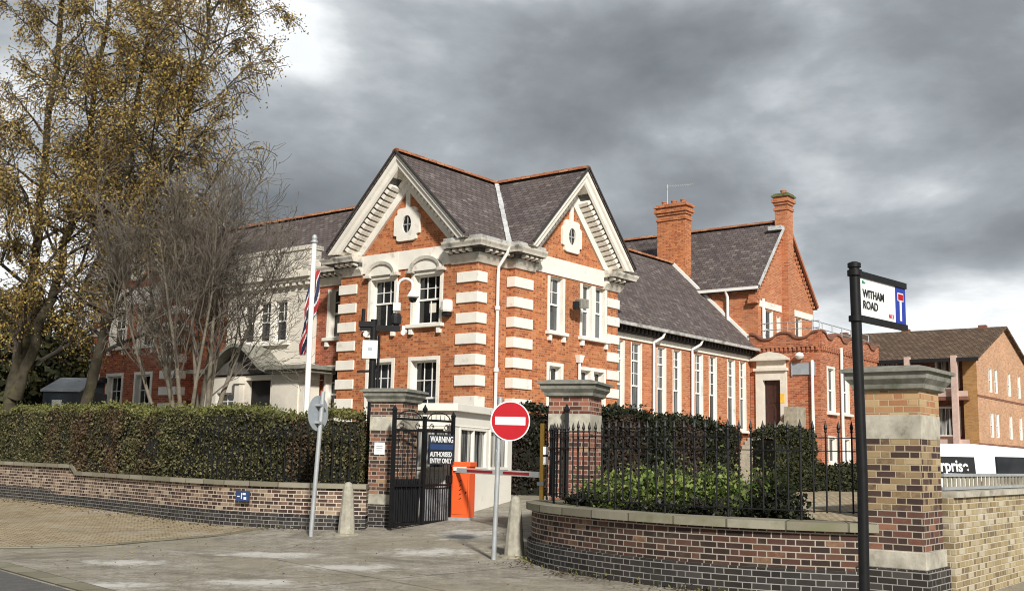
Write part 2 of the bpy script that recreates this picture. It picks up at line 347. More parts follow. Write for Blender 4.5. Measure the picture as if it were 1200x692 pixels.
class MB:
    def __init__(s):
        s.v, s.f, s.uv = [], [], []

    def add(s, verts, faces, uvs=None):
        o = len(s.v)
        s.v += [tuple(p) for p in verts]
        for i, f in enumerate(faces):
            s.f.append([o + j for j in f])
            s.uv.append(uvs[i] if uvs else None)

    def hexa(s, p):
        """8 points: bottom ring 0-3, top ring 4-7"""
        s.add(p, [(3, 2, 1, 0), (4, 5, 6, 7), (0, 1, 5, 4), (1, 2, 6, 5), (2, 3, 7, 6), (3, 0, 4, 7)])

    def box(s, x0, x1, y0, y1, z0, z1):
        s.hexa([(x0, y0, z0), (x1, y0, z0), (x1, y1, z0), (x0, y1, z0), (x0, y0, z1), (x1, y0, z1), (x1, y1, z1), (x0, y1, z1)])

    def bar(s, a, b, w, h=None, up=(0, 0, 1)):
        a, b = Vector(a), Vector(b)
        h = h or w
        d = (b - a).normalized()
        u = Vector(up)
        if abs(d.dot(u)) > 0.98:
            u = Vector((1, 0, 0))
        x = d.cross(u).normalized() * w / 2
        y = d.cross(x).normalized() * h / 2
        s.hexa([a - x - y, a + x - y, a + x + y, a - x + y, b - x - y, b + x - y, b + x + y, b - x + y])

    def prism(s, poly, off):
        n = len(poly)
        off = Vector(off)
        p = [Vector(q) for q in poly]
        s.add(p + [q + off for q in p], [tuple(range(n))[::-1], tuple(range(n, 2 * n))] + [(i, (i + 1) % n, n + (i + 1) % n, n + i) for i in range(n)])

    def tube(s, pts, rad, n=8, cap=True):
        pts = [Vector(p) for p in pts]
        rads = rad if isinstance(rad, (list, tuple)) else [rad] * len(pts)
        ring = []
        ref = None
        for i, p in enumerate(pts):
            d = (pts[min(i + 1, len(pts) - 1)] - pts[max(i - 1, 0)]).normalized()
            if ref is None:
                ref = Vector((1, 0, 0)) if abs(d.x) < 0.9 else Vector((0, 1, 0))
            x = (ref - d * ref.dot(d)).normalized()
            ref = x
            y = d.cross(x)
            ring += [p + (x * math.cos(2 * math.pi * j / n) + y * math.sin(2 * math.pi * j / n)) * rads[i] for j in range(n)]
        fs = []
        for i in range(len(pts) - 1):
            for j in range(n):
                fs.append((i * n + j, i * n + (j + 1) % n, (i + 1) * n + (j + 1) % n, (i + 1) * n + j))
        if cap:
            fs.append(tuple(range(n))[::-1])
            fs.append(tuple(range((len(pts) - 1) * n, len(pts) * n)))
        s.add(ring, fs)

    def lathe(s, c, prof, n=16, axis='Z'):
        c = Vector(c)
        vs = []
        for r, h in prof:
            for j in range(n):
                a = 2 * math.pi * j / n
                q = Vector((r * math.cos(a), r * math.sin(a), h))
                if axis == 'Y':
                    q = Vector((q.x, q.z, q.y))
                vs.append(c + q)
        fs = []
        for i in range(len(prof) - 1):
            for j in range(n):
                fs.append((i * n + j, i * n + (j + 1) % n, (i + 1) * n + (j + 1) % n, (i + 1) * n + j))
        fs.append(tuple(range(n))[::-1])
        fs.append(tuple(range((len(prof) - 1) * n, len(prof) * n)))
        s.add(vs, fs)

    def build(s, name, mat, parent=None, label=None, smooth=False, bevel=0.0, mats=None, M=None):
        me = bpy.data.meshes.new(name)
        vs = [M @ Vector(p) for p in s.v] if M is not None else s.v
        me.from_pydata([tuple(p) for p in vs], [], s.f)
        bm = bmesh.new()
        bm.from_mesh(me)
        if not any(s.uv):
            bmesh.ops.recalc_face_normals(bm, faces=bm.faces)
        uvl = bm.loops.layers.uv.new('UVMap')
        Z = Vector((0, 0, 1))
        bm.faces.ensure_lookup_table()
        for i, fc in enumerate(bm.faces):
            if s.uv[i] is not None:
                for lp, q in zip(fc.loops, s.uv[i]):
                    lp[uvl].uv = q
                continue
            fc.normal_update()
            n = fc.normal
            if abs(n.z) > 0.97:
                for lp in fc.loops:
                    lp[uvl].uv = (lp.vert.co.x, lp.vert.co.y)
            else:
                t = Z.cross(n).normalized()
                w = n.cross(t)
                for lp in fc.loops:
                    lp[uvl].uv = (lp.vert.co.dot(t), lp.vert.co.dot(w))
            fc.smooth = smooth
        if smooth:
            for fc in bm.faces:
                fc.smooth = True
        bm.to_mesh(me)
        bm.free()
        me.materials.append(MATS[mat])
        o = bpy.data.objects.new(name, me)
        COL.objects.link(o)
        if parent is not None:
            o.parent = parent
        if label:
            o['label'] = label
        if bevel:
            md = o.modifiers.new('bevel', 'BEVEL')
            md.width, md.segments, md.limit_method = bevel, 2, 'ANGLE'
        if smooth:
            me.set_sharp_from_angle(angle=R(50))
        return o


def thing(name, label, cat, loc=(0, 0, 0), rotz=0.0, group=None):
    o = bpy.data.objects.new(name, None)
    o.empty_display_size = 0.3
    COL.objects.link(o)
    o.location = loc
    o.rotation_euler = (0, 0, rotz)
    return tag(o, label, cat, group)


def tag(o, label, cat, group=None):
    o['label'], o['category'] = label, cat
    if group:
        o['group'] = group
    return o


def struct(o):
    o['kind'] = 'structure'
    return o


def text_mesh(name, txt, size, mat, parent, M, extrude=0.002, sx=1.0, bold=0.0):
    """lettering as real thin mesh, baseline-left origin, reading along local +X, facing local -Y after M"""
    cu = bpy.data.curves.new(name, 'FONT')
    cu.body, cu.size, cu.extrude, cu.offset = txt, size, extrude, bold
    tmp = bpy.data.objects.new(name, cu)
    COL.objects.link(tmp)
    dg = bpy.context.evaluated_depsgraph_get()
    me = bpy.data.meshes.new_from_object(tmp.evaluated_get(dg))
    bpy.data.objects.remove(tmp)
    me.transform(M @ Matrix.Rotation(R(90), 4, 'X') @ Matrix.Diagonal((sx, 1, 1, 1)))
    me.materials.clear()
    me.materials.append(MATS[mat])
    o = bpy.data.objects.new(name, me)
    COL.objects.link(o)
    o.parent = parent
    return o


def leaves(name, pts, size, mat, parent=None, flat=None, aspect=0.6):
    """many separate leaf blades, one mesh"""
    pts = np.asarray(pts, float)
    n = len(pts)
    nrm = RNG.normal(size=(n, 3))
    if flat is not None:
        nrm = nrm * 0.7 + np.asarray(flat)
    nrm /= np.linalg.norm(nrm, axis=1, keepdims=True) + 1e-9
    a = np.cross(nrm, RNG.normal(size=(n, 3)))
    a /= np.linalg.norm(a, axis=1, keepdims=True) + 1e-9
    b = np.cross(nrm, a)
    s = RNG.uniform(size[0], size[1], (n, 1))
    v = np.empty((n, 4, 3))
    v[:, 0] = pts - a * s
    v[:, 1] = pts - b * s * aspect + nrm * s * 0.15
    v[:, 2] = pts + a * s
    v[:, 3] = pts + b * s * aspect + nrm * s * 0.15
    me = bpy.data.meshes.new(name)
    me.vertices.add(4 * n)
    me.vertices.foreach_set('co', v.reshape(-1))
    me.loops.add(4 * n)
    me.loops.foreach_set('vertex_index', np.arange(4 * n, dtype=np.int32))
    me.polygons.add(n)
    me.polygons.foreach_set('loop_start', np.arange(0, 4 * n, 4, dtype=np.int32))
    me.polygons.foreach_set('loop_total', np.full(n, 4, dtype=np.int32))
    me.update(calc_edges=True)
    me.materials.append(MATS[mat])
    o = bpy.data.objects.new(name, me)
    COL.objects.link(o)
    if parent is not None:
        o.parent = parent
    return o


# ------------------------------------------------------------------ ground
U = Vector((-0.788, 0.616, 0))      # along the front boundary, to the left and away
V = Vector((0.616, 0.788, 0))       # up the side road, to the right and away


def gz(x, y):
    s = x * 0.616 + y * 0.788
    a = -0.788 * x + 0.616 * y
    z = float(np.interp(s, [13, 15.7, 16.7, 21, 25], [0, .12, .22, .5, .8]))
    w = min(1, max(0, (a - 4.6) / 2.5))
    fade = min(1, max(0, (90 - s) / 40))
    return z * w * fade


def make_ground():
    xs = sorted(set([-2500, -900, -400, -200, -120, -80, -60, -48, -40] + [round(-34 + i * 0.5, 2) for i in range(110)] + [24, 28, 34, 42, 55, 80, 120, 200, 400, 900, 2500]))
    ys = sorted(set([-2000, -600, -200, -60, -20, -8, 0, 4] + [round(6 + i * 0.5, 2) for i in range(90)] + [54, 60, 70, 85, 110, 160, 250, 500, 1200, 3000]))
    mb = MB()
    vs = [(x, y, gz(x, y)) for y in ys for x in xs]
    nx = len(xs)
    fs = [(j * nx + i, j * nx + i + 1, (j + 1) * nx + i + 1, (j + 1) * nx + i) for j in range(len(ys) - 1) for i in range(nx - 1)]
    mb.add(vs, fs)
    m, k, b = newmat('asphalt')
    pos = k.add('ShaderNodeNewGeometry').outputs['Position']
    fine = k.noise(pos, 26, 5, 0.85)
    mid = k.math('ADD', k.math('MULTIPLY', k.noise(pos, 1.7, 8, 0.72), 0.5), k.math('MULTIPLY', k.noise(pos, 7.0, 6, 0.85), 0.5))
    big = k.noise(pos, 0.35, 4, 0.6)
    c = k.ramp(k.math('ADD', k.math('MULTIPLY', mid, 0.7), k.math('MULTIPLY', fine, 0.3)), [(0.40, (0.14, 0.125, 0.10)), (0.5, (0.29, 0.265, 0.22)), (0.60, (0.50, 0.47, 0.41))])
    c = k.mix(k.ramp(big, [(0.40, 0.0), (0.6, 0.55)]), c, (0.30, 0.26, 0.19))
    c = k.mix(k.ramp(k.noise(pos, 0.8, 7, 0.7, 0.4), [(0.54, 0.0), (0.64, 0.45)]), c, (0.13, 0.115, 0.09))
    # spilt salt / cement: pale worn patches where they lie on the apron
    st = None
    for (x, y, rx, ry) in ((-4.6, 13.0, 1.3, 0.8), (-5.3, 15.6, 1.2, 1.0), (-1.2, 18.0, 1.6, 1.3), (-3.6, 17.2, 1.8, 1.2), (-2.2, 15.6, 1.6, 1.1), (1.0, 12.9, 1.0, 0.6), (-3.0, 13.6, 1.5, 0.8), (-0.8, 20.5, 1.2, 1.5)):
        mp = k.add('ShaderNodeVectorMath', {0: pos, 1: (x, y, 0)}, operation='SUBTRACT').outputs[0]
        mp = k.add('ShaderNodeVectorMath', {0: mp, 1: (1 / rx, 1 / ry, 0)}, operation='MULTIPLY').outputs[0]
        ln = k.add('ShaderNodeVectorMath', {0: mp}, operation='LENGTH').outputs['Value']
        g = k.ramp(ln, [(0.0, 1.0), (1.0, 0.0)])
        st = g if st is None else k.math('MAXIMUM', st, g)
    pat = k.math('ADD', st, k.math('MULTIPLY', k.math('SUBTRACT', k.noise(pos, 2.6, 9, 0.8), 0.5), 2.2))
    c = k.mix(k.math('MULTIPLY', k.ramp(pat, [(0.48, 0.0), (0.85, 1.0)]), k.ramp(st, [(0.0, 0.0), (0.22, 0.85)])), c, (0.62, 0.60, 0.56))
    # cracks and old trench joints
    vo = k.add('ShaderNodeTexVoronoi', {'Vector': k.add('ShaderNodeVectorMath', {0: pos, 1: k.add('ShaderNodeTexNoise', {'Vector': pos, 'Scale': 1.3}).outputs[1]}, operation='ADD').outputs[0], 'Scale': 0.32}, feature='DISTANCE_TO_EDGE')
    c = k.mix(k.ramp(vo.outputs[0], [(0.002, 0.3), (0.009, 0.0)]), c, (0.05, 0.045, 0.04))
    # joints of two old service trenches
    xy = k.add('ShaderNodeSeparateXYZ', {0: pos})
    for (x0, y0, x1, y1) in ((-3.5, 16.6, -0.6, 13.0), (-0.2, 14.6, 1.2, 15.4), (-2.4, 13.2, 0.4, 16.4)):
        dx, dy = x1 - x0, y1 - y0
        L = math.hypot(dx, dy)
        nx_, ny_ = -dy / L, dx / L
        dist = k.math('ABSOLUTE', k.math('ADD', k.math('ADD', k.math('MULTIPLY', xy.outputs[0], nx_), k.math('MULTIPLY', xy.outputs[1], ny_)), -(x0 * nx_ + y0 * ny_)))
        dist = k.math('ADD', dist, k.math('MULTIPLY', k.math('SUBTRACT', k.noise(pos, 3.0, 4, 0.7), 0.5), 0.09))
        al = k.math('ADD', k.math('ADD', k.math('MULTIPLY', xy.outputs[0], dx / L), k.math('MULTIPLY', xy.outputs[1], dy / L)), -(x0 * dx + y0 * dy) / L)
        inside = k.math('MULTIPLY', k.math('GREATER_THAN', al, 0.0), k.math('LESS_THAN', al, L))
        c = k.mix(k.math('MULTIPLY', inside, k.ramp(dist, [(0.012, 0.55), (0.035, 0.0)])), c, (0.06, 0.052, 0.042))
    k.l.new(c, b.inputs['Base Color'])
    b.inputs['Roughness'].default_value = 0.92
    b.inputs['Specular IOR Level'].default_value = 0.2
    bump(k, b, k.math('ADD', fine, k.math('MULTIPLY', mid, 0.8)), 0.5, 0.02)
    struct(mb.build('ground', 'asphalt', smooth=True))


make_ground()


def lerp(a, b, t):
    return a + (b - a) * t


def polyline_at(path, t):
    """point at fraction t of a polyline by length"""
    p = [Vector((q[0], q[1])) for q in path]
    L = [(p[i + 1] - p[i]).length for i in range(len(p) - 1)]
    d = t * sum(L)
    for i, l in enumerate(L):
        if d <= l or i == len(L) - 1:
            return p[i].lerp(p[i + 1], d / l)
        d -= l


def sheet(name, pa, pb, mat, off, nu=60, nv=14):
    """ground sheet between two polylines, following the ground"""
    mb = MB()
    vs = []
    for i in range(nu + 1):
        a, b = polyline_at(pa, i / nu), polyline_at(pb, i / nu)
        for j in range(nv + 1):
            q = a.lerp(b, j / nv)
            vs.append((q.x, q.y, gz(q.x, q.y) + off))
    fs = [(i * (nv + 1) + j, (i + 1) * (nv + 1) + j, (i + 1) * (nv + 1) + j + 1, i * (nv + 1) + j + 1) for i in range(nu) for j in range(nv)]
    uv = [[(vs[q][0] * 0.8 + vs[q][1] * 0.6, -vs[q][0] * 0.6 + vs[q][1] * 0.8) for q in f] for f in fs]
    mb.add(vs, fs, uv)
    return struct(mb.build(name, mat))


WALL_L = [(-2.78, 21.72), (-3.6, 21.72), (-4.6, 22.0), (-5.8, 22.65), (-7.0, 23.75), (-8.6, 25.5), (-10.5, 27.55), (-14.3, 31.2), (-22, 38.6)]
pav_in = [(-5.0, 22.15), (-5.8, 22.6), (-7.0, 23.7), (-8.6, 25.45), (-10.5, 27.5), (-14.3, 31.15), (-22, 38.55)]
pav_out = [(-4.9, 21.9), (-5.15, 21.1), (-5.9, 19.6), (-6.65, 17.9), (-7.8, 17.25), (-10, 16.9), (-16, 18.5), (-26, 28)]
sheet('pavement', pav_in, pav_out, 'block_paving', 0.012)


def path_sweep(path, prof_fn, closed_profile=True, step=0.25):
    """resample a plan path and return points + unit left normals + arc length"""
    p = [Vector((q[0], q[1])) for q in path]
    L = sum((p[i + 1] - p[i]).length for i in range(len(p) - 1))
    n = max(2, int(L / step))
    pts = [polyline_at(path, i / n) for i in range(n + 1)]
    # soften the corners of the polyline
    for _ in range(2):
        pts = [pts[0]] + [(pts[i - 1] + pts[i] * 2 + pts[i + 1]) / 4 for i in range(1, n)] + [pts[-1]]
    out, s = [], 0.0
    for i, q in enumerate(pts):
        d = (pts[min(i + 1, n)] - pts[max(i - 1, 0)]).normalized()
        if i:
            s += (q - pts[i - 1]).length
        out.append((q, Vector((-d.y, d.x)), s))
    return out


def ribbon(path, o0, o1, z0, z1, step=0.25):
    """wall of rectangular section along a path: offsets o0..o1 to the left of travel, heights z0(x,y)..z1"""
    mb = MB()
    sw = path_sweep(path, None, step=step)
    f0 = z0 if callable(z0) else (lambda x, y: z0)
    f1 = z1 if callable(z1) else (lambda x, y: z1)
    R4 = []
    for q, nn, s in sw:
        a, b = q + nn * o0, q + nn * o1
        R4.append((a, b, f0(q.x, q.y), f1(q.x, q.y), s))
    for i in range(len(R4) - 1):
        a, b, l, h, s = R4[i]
        c, d, l2, h2, t = R4[i + 1]
        A0, A1, B0, B1 = (a.x, a.y, l), (a.x, a.y, h), (b.x, b.y, l), (b.x, b.y, h)
        C0, C1, D0, D1 = (c.x, c.y, l2), (c.x, c.y, h2), (d.x, d.y, l2), (d.x, d.y, h2)
        mb.add([A0, C0, C1, A1], [(0, 1, 2, 3)], [[(s, l), (t, l2), (t, h2), (s, h)]])
        mb.add([B0, D0, D1, B1], [(3, 2, 1, 0)], [[(s, h), (t, h2), (t, l2), (s, l)]])
        mb.add([A1, C1, D1, B1], [(0, 1, 2, 3)], [[(s, 0), (t, 0), (t, o1 - o0), (s, o1 - o0)]])
        mb.add([A0, B0, D0, C0], [(0, 1, 2, 3)], [[(s, 0), (s, 1), (t, 1), (t, 0)]])
    for (a, b, l, h, s), fl in ((R4[0], 1), (R4[-1], 0)):
        w = (b - a).length
        q = [(a.x, a.y, l), (b.x, b.y, l), (b.x, b.y, h), (a.x, a.y, h)]
        uv = [(0, l), (w, l), (w, h), (0, h)]
        mb.add(q, [(3, 2, 1, 0) if fl else (0, 1, 2, 3)], [uv[::-1] if fl else uv])
    return mb


struct(ribbon(pav_out[:-1], -0.06, 0.06, lambda x, y: gz(x, y) - 0.1, lambda x, y: gz(x, y) + 0.028).build('kerb', 'coping_joint'))
road_edge = [(-3.4, 11.2), (-4.6, 12.5), (-6.75, 14.9), (-9.5, 17.2), (-14, 21.0), (-26, 31)]
struct(ribbon(road_edge, -0.15, 0.15, -0.1, 0.02).build('road_kerb', 'coping_joint'))
plain('road_tar', (0.115, 0.11, 0.105), 0.85, var=0.2, nscale=30, bumpv=0.4)
mb = MB()
rp = [(-3.5, 11.0), (-4.75, 12.35), (-6.9, 14.75), (-9.6, 17.0), (-14.1, 20.8), (-26, 30.8)]
for i in range(len(rp) - 1):
    (x0, y0), (x1, y1) = rp[i], rp[i + 1]
    mb.add([(x0, y0, 0.006), (x1, y1, 0.006), (x1 - 9, y1 - 9, 0.006), (x0 - 9, y0 - 9, 0.006)], [(0, 1, 2, 3)])
struct(mb.build('road', 'road_tar'))
# yard behind the right wall and garden beds
sheet('driveway', [(4.6, 17.5), (7.5, 21.5), (11, 26)], [(1.5, 23), (4.5, 27.5), (8, 32)], 'block_paving', 0.014, 20, 8)

# ------------------------------------------------------------------ main building (its own frame: +x right-away, +y left-away)
TH = R(52.0)
OX, OY = -1.05, 32.5
BLD = thing('brick_building', 'orange brick civic building with white quoins, twin gables and a long hall wing', 'building', (OX, OY, 0), TH)
GB = 0.3


class Face:
    def __init__(s, o, t, n):
        s.o, s.t, s.n = Vector(o), Vector(t), Vector(n)

    def P(s, a, d, z):
        return s.o + s.t * a + s.n * d + Vector((0, 0, z))


FA = Face((0, 0, 0), (0, 1, 0), (1, 0, 0))
FR = Face((0, 0, 0), (1, 0, 0), (0, 1, 0))           # short return beside the corner
FB = Face((0, -0.3, 0), (1, 0, 0), (0, 1, 0))
FREC = Face((1.0, 0, 0), (0, 1, 0), (1, 0, 0))
FST = Face((0.75, 0, 0), (0, 1, 0), (1, 0, 0))
FPO = Face((0.1, 0, 0), (0, 1, 0), (1, 0, 0))
FH = Face((0, 0.5, 0), (1, 0, 0), (0, 1, 0))
FT = Face((0, 0.12, 0), (1, 0, 0), (0, 1, 0))
FTW = Face((19.7, 0, 0), (0, 1, 0), (1, 0, 0))
FPW = Face((19.64, 0, 0), (0, 1, 0), (1, 0, 0))
FPF = Face((0, -2.74, 0), (1, 0, 0), (0, 1, 0))


def fbox(mb, F, a0, a1, d0, d1, z0, z1):
    mb.hexa([F.P(a0, d0, z0), F.P(a1, d0, z0), F.P(a1, d1, z0), F.P(a0, d1, z0), F.P(a0, d0, z1), F.P(a1, d0, z1), F.P(a1, d1, z1), F.P(a0, d1, z1)])


def wall(mb, F, a0, a1, z0, z1, ops=(), d=0.0):
    A = sorted(set([a0, a1] + [q for o in ops for q in o[:2]]))
    Zs = sorted(set([z0, z1] + [q for o in ops for q in o[2:4]]))
    for i in range(len(A) - 1):
        for j in range(len(Zs) - 1):
            ca, cz = (A[i] + A[i + 1]) / 2, (Zs[j] + Zs[j + 1]) / 2
            if any(o[0] < ca < o[1] and o[2] < cz < o[3] for o in ops):
                continue
            mb.add([F.P(A[i], d, Zs[j]), F.P(A[i + 1], d, Zs[j]), F.P(A[i + 1], d, Zs[j + 1]), F.P(A[i], d, Zs[j + 1])], [(0, 1, 2, 3)])


def window(F, a0, a1, z0, z1, depth=0.22, sur=0.12, proud=0.03, rails=(0.5,), vb=(2, 0), hb=(1, 0), sill=True, hood=False, mull=None, pane='pane_dark', parent=None, sash_mat='white_paint', head=True, brackets=True):
    """sash window: stone surround + sash, pane and sill as its pieces; rails are heights (0..1) of cross rails; vb / hb give glazing bars per light, top light first"""
    parent = parent or BLD
    m = MB()
    fbox(m, F, a0 - sur, a0, -proud, depth, z0, z1)
    fbox(m, F, a1, a1 + sur, -proud, depth, z0, z1)
    if head:
        fbox(m, F, a0 - sur, a1 + sur, -proud, depth, z1, z1 + sur)
    else:
        fbox(m, F, a0 - 0.002, a1 + 0.002, 0.01, depth, z1, z1 + 0.05)
    fbox(m, F, a0 - sur * 0.5, a1 + sur * 0.5, 0.02, depth, z0 - 0.08, z0)
    if mull:
        fbox(m, F, mull - 0.1, mull + 0.1, -proud + 0.01, depth, z0, z1)
    w = m.build('window', 'stone_white', parent)
    lights = [(a0, a1)] if not mull else [(a0, mull - 0.1), (mull + 0.1, a1)]
    sh, gl = MB(), MB()
    for (l, r) in lights:
        f = 0.055
        d0, d1 = depth - 0.07, depth - 0.02
        fbox(sh, F, l, l + f, d0, d1, z0, z1)
        fbox(sh, F, r - f, r, d0, d1, z0, z1)
        fbox(sh, F, l + f, r - f, d0, d1, z0, z0 + f)
        fbox(sh, F, l + f, r - f, d0, d1, z1 - f, z1)
        levels = [z0 + f] + [z0 + (z1 - z0) * q for q in sorted(rails)] + [z1 - f]
        for q in levels[1:-1]:
            fbox(sh, F, l + f, r - f, d0 - 0.01, d1, q - 0.03, q + 0.03)
        nl = len(levels) - 1
        for j in range(nl):
            lo, hi = levels[nl - 1 - j], levels[nl - j]
            nv = vb[j] if j < len(vb) else 0
            nh = hb[j] if j < len(hb) else 0
            for q in range(nv):
                x = l + f + (r - l - 2 * f) * (q + 1) / (nv + 1)
                fbox(sh, F, x - 0.013, x + 0.013, d0 + 0.012, d1 - 0.004, lo + 0.001, hi - 0.001)
            for q in range(nh):
                z = lo + (hi - lo) * (q + 1) / (nh + 1)
                fbox(sh, F, l + f, r - f, d0 + 0.016, d1 - 0.008, z - 0.013, z + 0.013)
        fbox(gl, F, l, r, depth - 0.035, depth + 0.02, z0, z1)
    sh.build('sash', sash_mat, w)
    gl.build('pane', pane, w)
    if sill:
        sm = MB()
        fbox(sm, F, a0 - sur - 0.08, a1 + sur + 0.08, -0.16, 0.01, z0 - 0.13, z0 - 0.02)
        if brackets:
            for q in (a0 - sur + 0.02, a1 + sur - 0.16):
                fbox(sm, F, q, q + 0.14, -0.11, 0.01, z0 - 0.33, z0 - 0.13)
        sm.build('sill', 'stone_white', w, bevel=0.01)
    if hood:
        hm = MB()
        c, hw = (a0 + a1) / 2, (a1 - a0) / 2 + sur - 0.10
        zb = z1 + sur
        n = 14
        hgt = 0.35
        arc = [(c + hw * math.cos(math.pi * i / n), zb + hgt * math.sin(math.pi * i / n)) for i in range(n + 1)]
        hm.prism([F.P(a, -0.02, z) for a, z in arc], F.n * -0.09)                  # pale tympanum
        hm.build('tympanum', 'stone_white', w)
        hm = MB()
        for i in range(n):
            (A, Zz), (A2, Z2) = arc[i], arc[i + 1]
            k1 = lambda a, z, g: (c + (a - c) * (1 + g / hw), zb + (z - zb) * (1 + g / hgt))
            o1, o2 = k1(A, Zz, 0.10), k1(A2, Z2, 0.10)
            hm.hexa([F.P(A, 0.0, Zz), F.P(A2, 0.0, Z2), F.P(A2, -0.17, Z2), F.P(A, -0.17, Zz), F.P(o1[0], 0.0, o1[1]), F.P(o2[0], 0.0, o2[1]), F.P(o2[0], -0.20, o2[1]), F.P(o1[0], -0.20, o1[1])])
        for sgn in (-1, 1):
            e = c + sgn * (hw + 0.07)
            fbox(hm, F, e - 0.14, e + 0.14, -0.19, 0.0, zb - 0.06, zb + 0.03)
        hm.build('hood', 'cornice_stone', w)
    return w


YC_A, XC_B, RZ = 2.97, 4.45, 11.1       # gable centres and ridge height
WB0, WB1 = 1.45, 7.42                   # right gabled bay, along x
LB0, LB1, YC_L = 15.1, 21.2, 18.15      # far left bay
LXO = 0.15

# --- openings
A_up = [(1.50, 2.60, 5.62, 7.18), (3.46, 4.52, 5.62, 7.18)]
A_dn = [(1.54, 2.62, 2.15, 4.47), (3.46, 4.50, 2.6, 4.47)]
B_up = [(3.30, 4.02, 5.62, 7.40), (5.16, 6.56, 5.62, 7.40)]
B_dn = [(3.32, 3.98, 2.3, 4.48), (5.10, 6.52, 2.3, 4.48)]
m = MB()
wall(m, FA, 0, 5.97, 0, 8.05, A_up + A_dn)
m.add([FA.P(0, 0, 8.05), FA.P(5.97, 0, 8.05), FA.P(YC_A, 0, 10.95)], [(0, 1, 2)])
wall(m, FR, 0, WB0, 0, 8.05)
wall(m, Face((WB0, 0, 0), (0, -1, 0), (1, 0, 0)), 0, 0.3, 0, 8.05)
wall(m, FB, WB0, WB1, 0, 8.05, B_up + B_dn)
m.add([FB.P(WB0, 0, 8.05), FB.P(WB1, 0, 8.05), FB.P(XC_B, 0, 10.95)], [(0, 1, 2)])
wall(m, Face((WB1, -0.3, 0), (0, 1, 0), (1, 0, 0)), 0, 9, 0, 8.0)
wall(m, Face((0, 5.97, 0), (1, 0, 0), (0, 1, 0)), 0, 1.0, 0, 8.0)
m.build('wall', 'brick_orange', BLD, 'orange brick wall of the two corner gables')
m = MB()
rec_ops = [(6.52, 7.55, 5.55, 7.25), (6.52, 7.55, 2.7, 4.45)]
wall(m, FREC, 5.97, 8.2, 0, 7.8, rec_ops)
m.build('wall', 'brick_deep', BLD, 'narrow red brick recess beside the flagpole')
m = MB()
wall(m, FREC, 13.0, 15.1, 0, 7.8)
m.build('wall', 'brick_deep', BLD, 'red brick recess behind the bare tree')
m = MB()
FL = Face((LXO, 0, 0), (0, 1, 0), (1, 0, 0))
L_up = [(16.75, 17.75, 5.65, 7.2), (18.75, 19.75, 5.65, 7.2)]
L_dn = [(16.75, 17.75, 2.2, 4.47), (18.75, 19.75, 2.2, 4.47)]
wall(m, FL, LB0, LB1, 0, 8.05, L_up + L_dn)
m.add([FL.P(LB0, 0, 8.05), FL.P(LB1, 0, 8.05), FL.P(YC_L, 0, 10.95)], [(0, 1, 2)])
wall(m, Face((LXO, LB0, 0), (1, 0, 0), (0, 1, 0)), 0, 0.9, 0, 8.0)
wall(m, Face((LXO, LB1, 0), (1, 0, 0), (0, 1, 0)), 0, 7.6, 0, 8.0)
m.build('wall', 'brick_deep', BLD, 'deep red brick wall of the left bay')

for i, (a0, a1, z0, z1) in enumerate(A_up):
    wo = window(FA, a0, a1, z0, z1, 0.26, vb=(2, 1), hb=(1, 0), hood=True, head=True)
    if i == 0:
        q = MB()
        fbox(q, FA, 1.85, 2.12, 0.218, 0.224, 5.98, 6.28)
        q.build('paper_notice', 'stone', wo)
for (a0, a1, z0, z1) in A_dn:
    window(FA, a0, a1, z0, z1, 0.26, vb=(2, 1), hb=(1, 0))
for (a0, a1, z0, z1), mu in zip(B_up, (None, 5.86)):
    window(FB, a0, a1, z0, z1, 0.22, vb=(1, 0), hb=(1, 0), mull=mu, head=False, pane='pane_sky')
for (a0, a1, z0, z1), mu in zip(B_dn, (None, 5.81)):
    window(FB, a0, a1, z0, z1, 0.22, vb=(1, 0), hb=(1, 0), mull=mu)
for (a0, a1, z0, z1) in rec_ops:
    window(FREC, a0, a1, z0, z1, 0.24, vb=(2, 0), hb=(1, 0), head=(z1 < 6))
for (a0, a1, z0, z1) in L_up:
    window(FL, a0, a1, z0, z1, 0.26, vb=(2, 1), hb=(1, 0))
for (a0, a1, z0, z1) in L_dn:
    window(FL, a0, a1, z0, z1, 0.26, vb=(2, 1), hb=(1, 0))

# --- quoin blocks, each its own piece
for k_ in range(10):
    zc = 6.95 - 0.63 * k_
    for (x0, x1, y0, y1) in ((-0.05, 0.42, -0.05, 0.80), (-0.05, 0.4, 5.18, 6.02), (WB0 - 0.05, 2.37, -0.35, -0.02), (6.72, WB1 + 0.05, -0.35, 0.3),
                             (LXO - 0.05, LXO + 0.4, LB0 - 0.05, LB0 + 1.05), (LXO - 0.05, LXO + 0.4, LB1 - 0.8, LB1 + 0.05)):
        q = MB()
        q.box(x0, x1, y0, y1, zc - 0.16, zc + 0.16)
        q.build('quoin', 'stone_white', BLD, bevel=0.012)

# --- frieze bands
m = MB()
fbox(m, FA, 1.02, 1.36, -0.04, 0.1, 7.42, 8.02)
fbox(m, FA, 2.74, 3.32, -0.04, 0.1, 7.42, 8.02)
fbox(m, FA, 4.66, 5.0, -0.04, 0.1, 7.42, 8.02)
fbox(m, FA, 1.36, 2.74, -0.045, 0.1, 7.30, 8.02)
fbox(m, FA, 3.32, 4.66, -0.045, 0.1, 7.30, 8.02)
m.build('frieze', 'stone_white', BLD)
m = MB()
fbox(m, FB, 2.42, 6.5, -0.04, 0.1, 7.46, 8.02)
m.build('frieze', 'stone_white', BLD)
m = MB()
fbox(m, FL, LB0 + 1.0, LB1 - 1.0, -0.04, 0.1, 7.35, 8.02)
m.build('frieze', 'stone_white', BLD)


